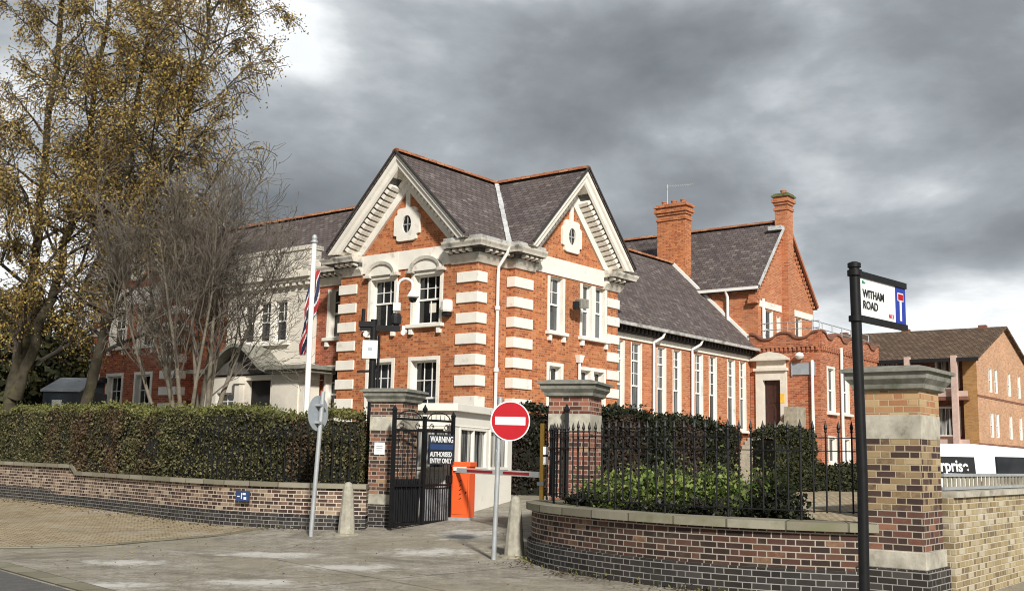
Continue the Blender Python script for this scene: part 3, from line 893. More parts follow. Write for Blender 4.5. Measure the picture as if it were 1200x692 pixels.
def plan_sweep(mb, path, prof, closed=True):
    """sweep (outward, z) profile along a plan path with mitred corners; outward = right of travel"""
    P = [Vector(p) for p in path]
    n = len(P)
    rings = []
    for i in range(n):
        d0 = (P[i] - P[i - 1]).normalized() if i else (P[1] - P[0]).normalized()
        d1 = (P[i + 1] - P[i]).normalized() if i < n - 1 else d0
        n0, n1 = Vector((d0.y, -d0.x)), Vector((d1.y, -d1.x))
        b = (n0 + n1)
        b = b / max(1e-6, b.dot(n0)) if b.length > 1e-6 else n0
        rings.append([(P[i].x + b.x * o, P[i].y + b.y * o, z) for o, z in prof])
    k = len(prof)
    vs = [p for r in rings for p in r]
    fs = []
    for i in range(n - 1):
        for j in range(k):
            if not closed and j == k - 1:
                continue
            fs.append((i * k + j, i * k + (j + 1) % k, (i + 1) * k + (j + 1) % k, (i + 1) * k + j))
    if closed:
        fs += [tuple(range(k)), tuple(range((n - 1) * k, n * k))]
    mb.add(vs, fs)


COVE = [(-0.02, 7.38), (0.05, 7.38), (0.09, 7.46), (0.17, 7.58), (0.17, 7.66), (-0.02, 7.66)]
CORN = [(0.0, 7.80), (0.47, 7.80), (0.49, 7.86), (0.54, 7.94), (0.55, 8.0), (0.0, 8.07)]


def cornice(path, mods):
    m = MB()
    plan_sweep(m, path, CORN)
    c = m.build('cornice', 'cornice_stone', BLD)
    m = MB()
    plan_sweep(m, path, COVE)
    m.build('cove', 'cornice_stone', c)
    m = MB()
    P = [Vector(p) for p in path]
    for i in range(len(P) - 1):
        d = (P[i + 1] - P[i])
        L = d.length
        d.normalize()
        nn = Vector((d.y, -d.x))
        cnt = max(1, int(L / 0.25))
        if L < 0.35:
            continue
        for j in range(cnt):
            q = P[i] + d * (L * (j + 0.5) / cnt)
            a = q - d * 0.06
            b = q + d * 0.06
            m = MB()
            A0, A1, B0, B1 = a + nn * 0.14, a + nn * 0.39, b + nn * 0.14, b + nn * 0.39
            m.hexa([(A0.x, A0.y, 7.67), (A1.x, A1.y, 7.71), (B1.x, B1.y, 7.71), (B0.x, B0.y, 7.67), (A0.x, A0.y, 7.80), (A1.x, A1.y, 7.80), (B1.x, B1.y, 7.80), (B0.x, B0.y, 7.80)])
            m.build('modillion', 'stone_white', c)
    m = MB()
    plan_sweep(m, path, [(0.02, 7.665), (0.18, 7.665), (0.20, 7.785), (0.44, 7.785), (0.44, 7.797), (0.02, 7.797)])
    m.build('soffit', 'soot_shade_stone', c)  # dark strip: shade between the modillions put into its colour, along with soot


cornice([(0, 1.05), (0, 0), (WB0, 0), (WB0, -0.3), (2.45, -0.3)], 1)
cornice([(6.45, -0.3), (WB1, -0.3), (WB1, 0.5)], 1)
cornice([(1.0, 5.97), (0, 5.97), (0, 4.95)], 1)
cornice([(LXO, LB0 + 1.0), (LXO, LB0), (1.0, LB0)], 1)
cornice([(1.0, LB1), (LXO, LB1), (LXO, LB1 - 1.0)], 1)
cornice([(1.0, 8.2), (1.0, 5.99)], 1)

# --- raking cornices on the gables


def rake(F, c, hw=3.0):
    m = MB()
    sides = []
    s2 = math.sqrt(0.5)
    prof = [(0.66, 0.02), (0.66, 0.13), (0.60, 0.17), (0.58, 0.30), (0.52, 0.34), (0.10, 0.36), (0.08, 0.54), (0.08, 0.78), (-0.1, 0.78), (-0.1, 0.02)]
    for sg in (-1, 1):
        def Q(t, o, n):      # t = horizontal distance from the centre measured on the roof line
            return F.P(c + sg * (t - n * s2), -o, RZ - t - n * s2)
        ring0 = []
        ring1 = []
        for o, n in prof:
            ring0.append(Q(n * s2, o, n))                      # at the apex both sides meet on the centre line
            ring1.append(Q(RZ - 8.06 - n * s2, o, n))          # cut level where it lands on the cornice
        k = len(prof)
        m.add(ring0 + ring1, [(j, (j + 1) % k, k + (j + 1) % k, k + j) for j in range(k)] + [tuple(range(k)), tuple(range(k, 2 * k))])
        cnt = 14
        mo = MB()
        for j in range(cnt):
            t = 0.72 + (hw - 1.12) * j / (cnt - 1)
            h = 0.044
            mo.hexa([Q(t - h, 0.07, 0.35), Q(t + h, 0.07, 0.35), Q(t + h, 0.47, 0.35), Q(t - h, 0.47, 0.35),
                     Q(t - h, 0.07, 0.55), Q(t + h, 0.07, 0.55), Q(t + h, 0.43, 0.47), Q(t - h, 0.43, 0.47)])
        sides.append(mo)
    r = m.build('raking_cornice', 'stone_white', BLD)
    for mo in sides:
        mo.build('modillions', 'stone_white', r)
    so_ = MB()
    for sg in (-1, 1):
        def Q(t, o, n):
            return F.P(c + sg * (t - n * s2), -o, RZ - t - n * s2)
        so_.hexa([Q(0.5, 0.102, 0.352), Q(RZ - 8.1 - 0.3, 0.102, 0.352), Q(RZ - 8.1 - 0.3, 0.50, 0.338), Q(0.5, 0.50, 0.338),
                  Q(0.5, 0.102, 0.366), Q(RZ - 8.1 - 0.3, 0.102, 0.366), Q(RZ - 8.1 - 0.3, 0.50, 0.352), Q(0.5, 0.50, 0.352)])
    so_.build('soffit', 'soot_shade_stone', r)  # gap shade behind the rake modillions painted into this sooty strip
    # strip and oculus stone
    st = MB()
    fbox(st, F, c - 0.09, c + 0.09, -0.05, 0.05, 9.35, 10.15)
    st.build('stone_strip', 'stone_white', BLD)
    oc = MB()
    # stone panel with ears and a round eye: ring of quads from the outline to the eye
    out = [(-0.42, 8.34), (0.42, 8.34), (0.42, 8.52), (0.56, 8.52), (0.56, 9.18), (0.42, 9.18), (0.42, 9.42), (-0.42, 9.42), (-0.42, 9.18), (-0.56, 9.18), (-0.56, 8.52), (-0.42, 8.52)]
    N = 36
    eye = []
    edge = []
    for i in range(N):
        a = 2 * math.pi * i / N
        dx, dz = math.cos(a), math.sin(a)
        eye.append((0.20 * dx, 8.88 + 0.29 * dz))
        best = 9
        for j in range(len(out)):
            (x1, z1), (x2, z2) = out[j], out[(j + 1) % len(out)]
            z1, z2 = z1 - 8.88, z2 - 8.88
            ex, ez = x2 - x1, z2 - z1
            den = dx * ez - dz * ex
            if abs(den) < 1e-9:
                continue
            t = (x1 * ez - z1 * ex) / den
            u = (x1 * dz - z1 * dx) / den
            if t > 0 and -1e-6 <= u <= 1 + 1e-6:
                best = min(best, t)
        edge.append((best * dx, 8.88 + best * dz))
    vs = [F.P(c + a, -0.08, z) for a, z in edge] + [F.P(c + a, -0.08, z) for a, z in eye] + [F.P(c + a, 0.02, z) for a, z in edge] + [F.P(c + a, 0.0, z) for a, z in eye]
    fs = []
    for i in range(N):
        j = (i + 1) % N
        fs += [(i, j, N + j, N + i), (i, 2 * N + i, 2 * N + j, j), (N + i, N + j, 3 * N + j, 3 * N + i)]
    oc.add(vs, fs)
    ow = oc.build('oculus', 'stone_white', BLD)
    pn = MB()
    pn.add([F.P(c + a * 1.02, -0.012, 8.88 + (z - 8.88) * 1.02) for a, z in eye], [tuple(range(N))])
    pn.build('pane', 'pane_dark', ow)
    gb = MB()
    fbox(gb, F, c - 0.02, c + 0.02, -0.035, -0.013, 8.60, 9.16)
    fbox(gb, F, c - 0.19, c + 0.19, -0.034, -0.014, 8.86, 8.90)
    gb.build('glazing_bar', 'lead', ow)


rake(FA, YC_A)
rake(FB, XC_B)
rake(FL, YC_L)

# --- roofs of the main block
OV, DR = 0.70, 3.02
EZ = RZ - DR


def slab(mb, poly, t=0.07):
    mb.prism(poly, (0, 0, -t))


roof = MB()
RZ2 = RZ + 0.06
# gable A
vx, vy = XC_B - DR, YC_A - DR
slab(roof, [(-OV, YC_A, RZ2), (XC_B, YC_A, RZ2), (vx, vy, EZ + .06), (-OV, vy, EZ + .06)])
slab(roof, [(-OV, YC_A, RZ2), (-OV, YC_A + DR, EZ + .06), (vx, YC_A + DR, EZ + .06), (XC_B, YC_A, RZ2)])
# gable B
slab(roof, [(XC_B, -0.3 - OV, RZ2), (vx, -0.3 - OV, EZ + .06), (vx, vy, EZ + .06), (XC_B, YC_A, RZ2)])
slab(roof, [(XC_B, -0.3 - OV, RZ2), (XC_B, 22.0, RZ2), (XC_B + DR, 22.0, EZ + .06), (XC_B + DR, -0.3 - OV, EZ + .06)])
# main west slope between the gables
slab(roof, [(XC_B, YC_A, RZ2), (vx, YC_A + DR, EZ + .06), (vx, YC_L - DR, EZ + .06), (XC_B, YC_L, RZ2)])
# left gable
slab(roof, [(LXO - OV, YC_L, RZ2), (XC_B, YC_L, RZ2), (vx, YC_L - DR, EZ + .06), (LXO - OV, YC_L - DR, EZ + .06)])
slab(roof, [(LXO - OV, YC_L, RZ2), (LXO - OV, YC_L + DR, EZ + .06), (XC_B, YC_L + DR, EZ + .06), (XC_B, YC_L, RZ2)])
rf = roof.build('roof', 'slate', BLD)


def ridge(p, q, parent, r=0.13):
    p, q = Vector(p), Vector(q)
    d = (q - p).normalized()
    side = d.cross(Vector((0, 0, 1))).normalized()
    up = side.cross(d).normalized()
    L = (q - p).length
    mb = MB()
    n = 8
    prof = [(math.cos(math.pi * i / n), math.sin(math.pi * i / n)) for i in range(n + 1)]
    cnt = max(1, int(L / 0.45))
    for j in range(cnt):
        a, b = p + d * (L * j / cnt), p + d * (L * (j + 1) / cnt + 0.03)
        r0, r1 = r, r * 1.08
        vs = [a + side * (c * r0 * 1.3) + up * (s * r0) for c, s in prof] + [b + side * (c * r1 * 1.3) + up * (s * r1) for c, s in prof]
        mb.add(vs, [(i, i + 1, n + 2 + i, n + 1 + i) for i in range(n)] + [tuple(range(n + 1)), tuple(range(n + 1, 2 * n + 2))])
    return mb.build('ridge_tiles', 'ridge_tile', parent)


ridge((-OV, YC_A, RZ2 - .04), (XC_B - 0.1, YC_A, RZ2 - .04), rf)
ridge((XC_B, -0.3 - OV, RZ2 - .04), (XC_B, 21.9, RZ2 - .04), rf)
m = MB()
for (a, b) in (((XC_B, YC_A, RZ2), (vx, vy, EZ + .06)),):
    a, b = Vector(a), Vector(b)
    d = (b - a).normalized()
    s = Vector((d.y, -d.x, 0)).normalized()
    n = 26
    for i in range(n):
        p, q = a.lerp(b, i / n + 0.002), a.lerp(b, (i + 1) / n - 0.002)
        w = 0.065 + 0.02 * random.random()
        h = 0.05 + 0.02 * random.random()
        m.hexa([p - s * w, p + s * w, q + s * w, q - s * w, p - s * w + Vector((0, 0, h + w)), p + s * w + Vector((0, 0, h + w)), q + s * w + Vector((0, 0, h + w)), q - s * w + Vector((0, 0, h + w))])
m.build('valley', 'valley_lead', rf)
# dark verge edges that cap the raking cornices
m = MB()
for F, c in ((FA, YC_A), (FB, XC_B), (FL, YC_L)):
    for sg in (-1, 1):
        a, b = F.P(c, -OV - 0.02, RZ2 + 0.02), F.P(c + sg * DR, -OV - 0.02, EZ + 0.08)
        m = MB()
        m.bar(a, b, 0.05, 0.055)
        m.build('verge', 'dark_timber', rf)
# lead gutter ledge at the corner and parapets
m = MB()
plan_sweep(m, [(0, 1.0), (0, 0), (WB0, 0), (WB0, -0.3), (2.4, -0.3)], [(0.50, 8.01), (0.49, 8.11), (0.1, 8.16), (0.0, 8.05)])
m.build('gutter', 'gutter', rf)
m = MB()
plan_sweep(m, [(vx, YC_L - DR), (vx, YC_A + DR)], [(0.12, 7.62), (0.14, 7.78), (-0.05, 7.78), (-0.05, 7.62)])
m.build('gutter', 'gutter', rf)

# --- stone centrepiece and porch on the left face
m = MB()
fbox(m, FST, 8.25, 12.95, 0, 0.5, 4.2, 5.50)
fbox(m, FST, 8.25, 9.45, 0, 0.5, 5.50, 7.05)
fbox(m, FST, 12.05, 12.95, 0, 0.5, 5.50, 7.05)
fbox(m, FST, 8.25, 12.95, 0, 0.5, 7.05, 7.6)
for z in (5.1, 5.7, 6.3, 6.9):
    fbox(m, FST, 8.25, 9.44, -0.012, 0.0, z, z + 0.56)
fbox(m, FST, 8.15, 13.05, -0.25, 0.5, 7.6, 7.72)
fbox(m, FST, 8.1, 13.1, -0.36, 0.5, 7.72, 7.9)
sp = m.build('stone_front', 'stone', BLD)
m = MB()
fbox(m, FST, 8.35, 12.9, -0.05, 0.45, 7.9, 8.75)
fbox(m, FST, 8.3, 12.95, -0.10, 0.5, 8.75, 8.9)
for a in (8.35, 9.75, 11.2, 12.55):
    fbox(m, FST, a, a + 0.35, -0.09, -0.05, 7.95, 8.7)
m.build('parapet', 'cornice_stone', sp)
m = MB()
for j in range(14):
    fbox(m, FST, 8.25 + j * 0.35, 8.42 + j * 0.35, -0.2, 0.0, 7.46, 7.6)
m.build('modillions', 'stone_white', sp)
for (a0, a1) in ((9.52, 10.22), (10.42, 11.12), (11.32, 12.0)):
    window(FST, a0, a1, 5.52, 7.0, 0.2, sur=0.08, vb=(1, 0), hb=(1, 0), sill=False, head=False, proud=0.02)
m = MB()
fbox(m, FST, 9.3, 12.2, -0.14, 0.02, 5.36, 5.5)
m.build('sill', 'stone_white', sp)
# porch block
m = MB()
fbox(m, FPO, 7.7, 9.45, 0, 0.7, 0.4, 4.25)
fbox(m, FPO, 10.85, 11.35, 0, 0.7, 0.4, 4.25)
fbox(m, FPO, 12.55, 13.3, 0, 0.7, 0.4, 4.25)
fbox(m, FPO, 11.35, 12.55, 0, 0.7, 0.4, 2.4)
fbox(m, FPO, 11.35, 12.55, 0, 0.7, 3.7, 4.25)
fbox(m, FPO, 9.45, 10.85, 0.02, 0.7, 4.08, 4.25)
fbox(m, FPO, 7.95, 9.3, -0.05, 0.0, 2.0, 4.05)
for a in (10.9,):
    fbox(m, FPO, a, a + 0.26, -0.22, 0.0, 0.4, 3.95)
    fbox(m, FPO, a - 0.05, a + 0.31, -0.3, 0.0, 3.95, 4.2)
po = m.build('porch', 'stone', BLD)
m = MB()
fbox(m, FPO, 9.45, 10.85, 0.3, 0.6, 0.4, 4.08)
m.build('doorway', 'interior_dark', po)
window(FPO, 11.4, 12.5, 2.42, 3.66, 0.3, sur=0.04, vb=(2,), hb=(1,), rails=(0.55,), sill=False, head=False, proud=0.01, parent=BLD)
m = MB()
fbox(m, FPO, 7.0, 9.3, -0.55, 0.9, 4.36, 4.50)
fbox(m, FPO, 7.1, 9.3, -0.42, 0.9, 4.25, 4.36)
fbox(m, FPO, 12.6, 13.7, -0.55, 0.9, 4.36, 4.50)
n = 16
arc = []
c0, hw = 10.95, 1.75
for i in range(n + 1):
    t = -1 + 2 * i / n
    arc.append((c0 + t * hw, 4.30 + 0.95 * (math.cos(t * math.pi) * 0.5 + 0.5) ** 0.8))
for i in range(n):
    (a, z), (a2, z2) = arc[i], arc[i + 1]
    m.hexa([FPO.P(a, -0.55, z), FPO.P(a2, -0.55, z2), FPO.P(a2, 0.9, z2), FPO.P(a, 0.9, z), FPO.P(a, -0.55, z + 0.13), FPO.P(a2, -0.55, z2 + 0.13), FPO.P(a2, 0.9, z2 + 0.13), FPO.P(a, 0.9, z + 0.13)])
m.build('canopy', 'cap_stone', po)
m = MB()
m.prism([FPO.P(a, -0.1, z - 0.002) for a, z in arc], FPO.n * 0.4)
m.build('tympanum', 'soot_shade_stone', po)

# --- hall wing
HW = [(8.45, 9.10), (9.66, 10.34), (11.54, 12.16), (12.78, 13.36), (14.56, 15.18), (15.80, 16.40), (17.46, 18.10), (18.62, 19.16)]
h_ops = [(a, b, 2.9, 5.88) for a, b in HW]
m = MB()
wall(m, FH, WB1, 19.62, 0, 5.95, h_ops)
m.add([(19.62, 0.5, 0), (19.62, 9.0, 0), (19.62, 9.0, 6.4), (19.62, 4.5, 10.7), (19.62, 0.5, 6.4)], [(0, 1, 2, 3, 4)])
m.build('wall', 'brick_hall', BLD, 'bright orange brick wall of the long hall')
for (a, b), pn_ in zip(HW, ('pane_hall', 'pane_hall', 'pane_sky', 'pane_hall', 'pane_sky', 'pane_dark', 'pane_hall', 'pane_sky')):
    window(FH, a, b, 2.9, 5.88, 0.16, sur=0.055, proud=0.01, rails=(0.46, 0.775), vb=(1, 1, 0), hb=(1, 1, 0), pane=pn_, brackets=False, head=False)
m = MB()
fbox(m, FH, WB1, 19.6, -0.06, 0.05, 5.95, 6.16)
m.build('fascia', 'stone_white', BLD)
m = MB()
fbox(m, FH, WB1, 19.66, -0.2, 0.0, 6.165, 6.36)
for j in range(42):
    a = WB1 + 0.15 + j * 0.29
    fbox(m, FH, a, a + 0.09, -0.33, -0.195, 6.22, 6.37)
m.build('soffit', 'dark_timber', BLD)
m = MB()
slab(m, [(WB1 - 1.5, 0.06, 6.46), (19.66, 0.06, 6.46), (19.66, 4.5, 10.74), (WB1 - 3.0, 4.5, 10.74)])
slab(m, [(19.66, 4.5, 10.74), (19.66, 9.0, 6.4), (WB1 - 1.5, 9.0, 6.4), (WB1 - 3.0, 4.5, 10.74)])
hr = m.build('roof', 'slate', BLD)
ridge((7.0, 4.5, 10.72), (19.6, 4.5, 10.72), hr)
m = MB()
m.bar((19.66, 0.0, 6.47), (19.66, 4.5, 10.80), 0.12, 0.16)
m.build('verge', 'white_paint', hr)
m = MB()
m.bar((WB1 + 0.05, 0.02, 6.44), (19.72, 0.02, 6.44), 0.13, 0.11)
m.build('gutter', 'gutter', hr)
for a in (11.09, 14.12, 7.0):
    if a < 8:
        continue
    m = MB()
    m.tube([FH.P(a + 0.25, -0.46, 6.40), FH.P(a + 0.2, -0.40, 6.2), FH.P(a, -0.12, 6.0), FH.P(a, -0.12, 5.8), FH.P(a, -0.12, 0.9)], 0.054, 8)
    m.build('downpipe', 'white_paint', BLD, smooth=True)
m = MB()
m.tube([FR.P(0.86, -0.5, 7.95), FR.P(0.86, -0.45, 7.75), FR.P(0.84, -0.14, 7.35), FR.P(0.84, -0.12, 7.1), FR.P(0.84, -0.12, 0.8)], 0.053, 8)
for z in (6.0, 4.1):
    m.tube([FR.P(0.84, -0.12, z), FR.P(0.84, -0.12, z + 0.12)], 0.085, 8)
m.build('downpipe', 'white_paint', BLD, smooth=True)
m = MB()
m.tube([FB.P(4.93, -0.09, 4.78), FB.P(4.93, -0.09, 2.0)], 0.05, 8)
m.hexa([FB.P(4.84, -0.01, 4.7), FB.P(5.02, -0.01, 4.7), FB.P(5.02, -0.16, 4.7), FB.P(4.84, -0.16, 4.7), FB.P(4.78, -0.01, 4.95), FB.P(5.08, -0.01, 4.95), FB.P(5.08, -0.2, 4.95), FB.P(4.78, -0.2, 4.95)])
m.build('downpipe', 'white_paint', BLD)

# --- tall rear block
T_ops = [(20.5, 21.2, 6.6, 8.36), (23.78, 24.42, 6.6, 8.36), (21.72, 22.0, 7.4, 8.2)]
m = MB()
wall(m, FT, 19.7, 25.95, 0, 9.2, T_ops)
m.add([FT.P(19.7, 0, 9.2), FT.P(25.95, 0, 9.2), FT.P(22.6, 0, 12.72)], [(0, 1, 2)])
wall(m, Face((19.7, 0.12, 0), (0, 1, 0), (1, 0, 0)), 0, 13, 0, 9.15)
wall(m, Face((25.95, 0.12, 0), (0, 1, 0), (1, 0, 0)), 0, 13, 0, 9.15)
for (p0, p1) in (((19.62, 0.14, 9.0), (22.5, 0.10, 12.2)), ((25.95, 0.14, 9.0), (22.9, 0.10, 12.2))):   # dog-tooth edge under the verge
    for j in range(18):
        q = Vector(p0).lerp(Vector(p1), (j + 0.5) / 18)
        m.box(q.x - 0.06, q.x + 0.06, 0.02, 0.12, q.z - 0.05, q.z + 0.07)
for j in range(3):
    m.box(19.45 - 0.0 + j * 0.06, 19.75, 0.06 - 0.02 * j, 0.5, 8.55 + j * 0.16, 8.71 + j * 0.16)
m.build('wall', 'brick_hall', BLD, 'orange brick wall of the tall rear block')
for (a0, a1, z0, z1) in T_ops:
    window(FT, a0, a1, z0, z1, 0.16, sur=0.06, proud=0.01, vb=(0, 0), hb=(0, 0), sill=(a1 - a0 > 0.4), head=False, brackets=False)
m = MB()
fbox(m, FT, 19.85, 22.15, -0.04, 0.05, 8.42, 8.72)
m.build('band', 'stone_white', BLD)
m = MB()
fbox(m, FT, 23.3, 25.8, -0.04, 0.05, 8.42, 8.72)
m.build('band', 'stone_white', BLD)
m = MB()
e = 0.12
slab(m, [(22.6, -0.02, 12.80), (22.6, 13, 12.80), (19.4, 13, 9.18), (19.4, -0.02, 9.18)])
slab(m, [(22.6, -0.02, 12.80), (26.15, -0.02, 9.07), (26.15, 13, 9.07), (22.6, 13, 12.80)])
tr = m.build('roof', 'slate', BLD)
ridge((22.6, 0.3, 12.78), (22.6, 12.9, 12.78), tr)
m = MB()
m.bar((19.42, -0.02, 9.22), (19.42, 12.9, 9.22), 0.14, 0.13)
m.build('gutter', 'white_paint', tr)
m = MB()
m.bar((19.5, -0.05, 9.32), (22.25, -0.05, 12.42), 0.08, 0.1)
m.box(21.9, 22.3, -0.06, 0.6, 12.3, 12.5)
m.build('flashing', 'valley_lead', tr)
m = MB()
m.bar((26.1, -0.06, 9.1), (23.0, -0.06, 12.4), 0.1, 0.12)
m.build('verge', 'terracotta', tr)
m = MB()
m.tube([FTW.P(1.55, -0.3, 9.2), FTW.P(1.55, -0.12, 8.9), FTW.P(1.55, -0.1, 6.6)], 0.075, 8)
m.build('downpipe', 'white_paint', BLD, smooth=True)
m = MB()
m.tube([FT.P(20.05, -0.1, 8.8), FT.P(20.05, -0.1, 6.6)], 0.07, 8)
m.build('downpipe', 'white_paint', BLD, smooth=True)


def chimney(x0, x1, y0, y1, z0, z1, breast=None, pots=2, mat='brick_orange', lean=False):
    m = MB()
    m.box(x0, x1, y0, y1, z0, z1 - 0.75)
    for k_, (g, a, b) in enumerate(((0.05, 0.75, 0.62), (0.0, 0.62, 0.48), (0.06, 0.48, 0.36), (0.12, 0.36, 0.2), (0.05, 0.2, 0.1))):
        m.box(x0 - g, x1 + g, y0 - g, y1 + g, z1 - a, z1 - b)
    if breast:
        m.box(*breast)
    ch = m.build('chimney', mat, BLD)
    cp = MB()
    cp.box(x0 - 0.13, x1 + 0.13, y0 - 0.13, y1 + 0.13, z1 - 0.1, z1 - 0.02)
    cp.box(x0 - 0.06, x1 + 0.06, y0 - 0.06, y1 + 0.06, z1 - 0.02, z1 + 0.06)
    cp.build('chimney_cap', 'moss' if lean else mat, ch)
    pm = MB()
    for i in range(pots):
        y = lerp(y0, y1, (i + 0.5) / pots)
        pm.lathe(((x0 + x1) / 2, y, z1 + 0.04), [(0.13, 0), (0.13, 0.16), (0.15, 0.17), (0.15, 0.22), (0.11, 0.22)], 12)
    pm.build('chimney_pots', 'terracotta', ch)


chimney(19.72, 20.3, 3.78, 5.3, 9.0, 13.6, pots=3)
chimney(22.3, 22.95, -0.2, 0.42, 11.0, 14.05, breast=(22.3, 22.95, -0.2, 0.12, 6.0, 11.0), pots=1, mat='brick_hall', lean=True)

# --- flat-roofed entrance block with scalloped parapet
d_ops = [(-0.95, -0.14, 3.0, 5.1)]
p_ops = [(20.42, 21.14, 3.75, 5.62), (22.1, 22.8, 3.75, 5.62), (20.42, 21.14, 1.6, 2.62), (22.1, 22.8, 1.6, 2.62), (24.2, 24.9, 3.75, 5.62)]
m = MB()
wall(m, FPW, -2.74, 0.5, 0, 6.5, d_ops)
wall(m, FPF, 19.64, 26.6, 0, 6.5, p_ops)
wall(m, Face((26.6, -2.74, 0), (0, 1, 0), (1, 0, 0)), 0, 3, 0, 6.5)
for F, a0, a1 in ((FPW, -2.74, 0.5), (FPF, 19.64, 26.6)):
    n = int((a1 - a0) / 0.2)
    for j in range(n):                         # corbel teeth
        a = a0 + (a1 - a0) * (j + 0.25) / n
        fbox(m, F, a, a + 0.1, -0.09, 0.0, 6.34, 6.5)
m.build('wall', 'brick_annexe', BLD, 'red brick wall of the flat-roofed entrance block')
m = MB()
cpm = MB()
for F, a0, a1, nb in ((FPW, -2.74, 0.45, 2), (FPF, 19.64, 26.6, 4)):
    st = 10 * nb
    for j in range(st):
        t0, t1 = j / st, (j + 1) / st
        f = lambda t: 6.98 + 0.14 * math.copysign(abs(math.cos(t * nb * 2 * math.pi)) ** 0.6, math.cos(t * nb * 2 * math.pi))
        A0, A1 = lerp(a0, a1, t0), lerp(a0, a1, t1)
        ad, al = -0.09, 0.2
        m.hexa([F.P(A0, ad, 6.5), F.P(A1, ad, 6.5), F.P(A1, al, 6.5), F.P(A0, al, 6.5), F.P(A0, ad, f(t0)), F.P(A1, ad, f(t1)), F.P(A1, al, f(t1)), F.P(A0, al, f(t0))])
        cpm.hexa([F.P(A0, ad - .07, f(t0)), F.P(A1, ad - .07, f(t1)), F.P(A1, al + .05, f(t1)), F.P(A0, al + .05, f(t0)), F.P(A0, ad - .07, f(t0) + .09), F.P(A1, ad - .07, f(t1) + .09), F.P(A1, al + .05, f(t1) + .09), F.P(A0, al + .05, f(t0) + .09)])
pp = m.build('parapet', 'brick_annexe', BLD)
cpm.build('coping', 'brick_flats_dark', pp)
m = MB()
m.box(19.7, 26.5, -2.6, 0.1, 6.42, 6.5)
m.build('flat_roof', 'lead', BLD)
for (a0, a1, z0, z1) in p_ops:
    window(FPF, a0, a1, z0, z1, 0.16, sur=0.09, proud=0.02, vb=(1, 1) if z0 > 3 else (0,), hb=(0, 0), rails=(0.5,) if z0 > 3 else (), brackets=False)
m = MB()
fbox(m, FPW, -1.24, -0.95, -0.1, 0.2, 2.0, 5.5)
fbox(m, FPW, -0.14, 0.2, -0.1, 0.2, 2.0, 5.5)
fbox(m, FPW, -0.95, -0.14, -0.1, 0.2, 5.1, 5.5)
fbox(m, FPW, -1.3, 0.26, -0.22, 0.0, 5.5, 5.62)
fbox(m, FPW, -1.38, 0.34, -0.3, 0.0, 5.95, 6.05)
fbox(m, FPW, -1.2, 0.16, -0.08, 0.0, 5.62, 5.95)
m.prism([FPW.P(-1.36, -0.24, 6.05), FPW.P(0.32, -0.24, 6.05), FPW.P(-0.1, -0.24, 6.26), FPW.P(-0.52, -0.24, 6.34), FPW.P(-0.94, -0.24, 6.26)], FPW.n * 0.24)
ds = m.build('door_surround', 'stone', BLD)
m = MB()
fbox(m, FPW, -0.95, -0.14, 0.14, 0.2, 3.0, 5.1)
for a in (-0.86, -0.5):
    fbox(m, FPW, a, a + 0.28, 0.115, 0.14, 3.2, 3.9)
    fbox(m, FPW, a, a + 0.28, 0.115, 0.14, 4.1, 4.9)
m.build('door', 'door_dark', BLD)
m = MB()
for j in range(11):
    fbox(m, FPW, -1.15, 0.2, -0.4 - 0.28 * j, 0.0 if j == 0 else -0.12 - 0.28 * j, 0.6, 2.98 - 0.18 * j)
st = m.build('steps', 'concrete', BLD)
m = MB()
m.hexa([FPW.P(-1.45, -3.2, 0.6), FPW.P(-1.2, -3.2, 0.6), FPW.P(-1.2, 0, 0.6), FPW.P(-1.45, 0, 0.6), FPW.P(-1.45, -3.2, 1.6), FPW.P(-1.2, -3.2, 1.6), FPW.P(-1.2, 0, 3.8), FPW.P(-1.45, 0, 3.8)])
fbox(m, FPW, -2.05, -1.46, -0.9, 0.0, 0.6, 3.9)
m.build('cheek_wall', 'coping_stone', st)
m = MB()
for F, a0, a1 in ((FPW, -2.6, 0.3), (FPF, 19.7, 26.5)):
    for z in (7.35, 7.65):
        m.tube([F.P(a0, 0.35, z), F.P(a1, 0.35, z)], 0.022, 6)
    n = int((a1 - a0) / 1.1)
    for j in range(n + 1):
        a = lerp(a0, a1, j / n)
        m.tube([F.P(a, 0.35, 6.5), F.P(a, 0.35, 7.66)], 0.024, 6)
m.build('roof_railing', 'galvanised', BLD)
m = MB()
m.tube([FPW.P(-2.42, -0.1, 5.9), FPW.P(-2.42, -0.1, 0.7)], 0.07, 8)
m.build('downpipe', 'white_paint', BLD, smooth=True)
m = MB()
m.tube([FPF.P(21.75, -0.12, 6.6), FPF.P(21.75, -0.12, 0.7)], 0.07, 8)
m.build('downpipe', 'white_paint', BLD, smooth=True)


def bw(l):
    """building frame to world"""
    c, s = math.cos(TH), math.sin(TH)
    return Vector((OX + l[0] * c - l[1] * s, OY + l[0] * s + l[1] * c, l[2]))


MBW = Matrix.Translation((OX, OY, 0)) @ Matrix.Rotation(TH, 4, 'Z')


def onb(name, label, cat, l, group=None):
    """a thing fixed to the building: its own top-level empty, turned like the building"""
    return thing(name, label, cat, bw(l), TH, group)


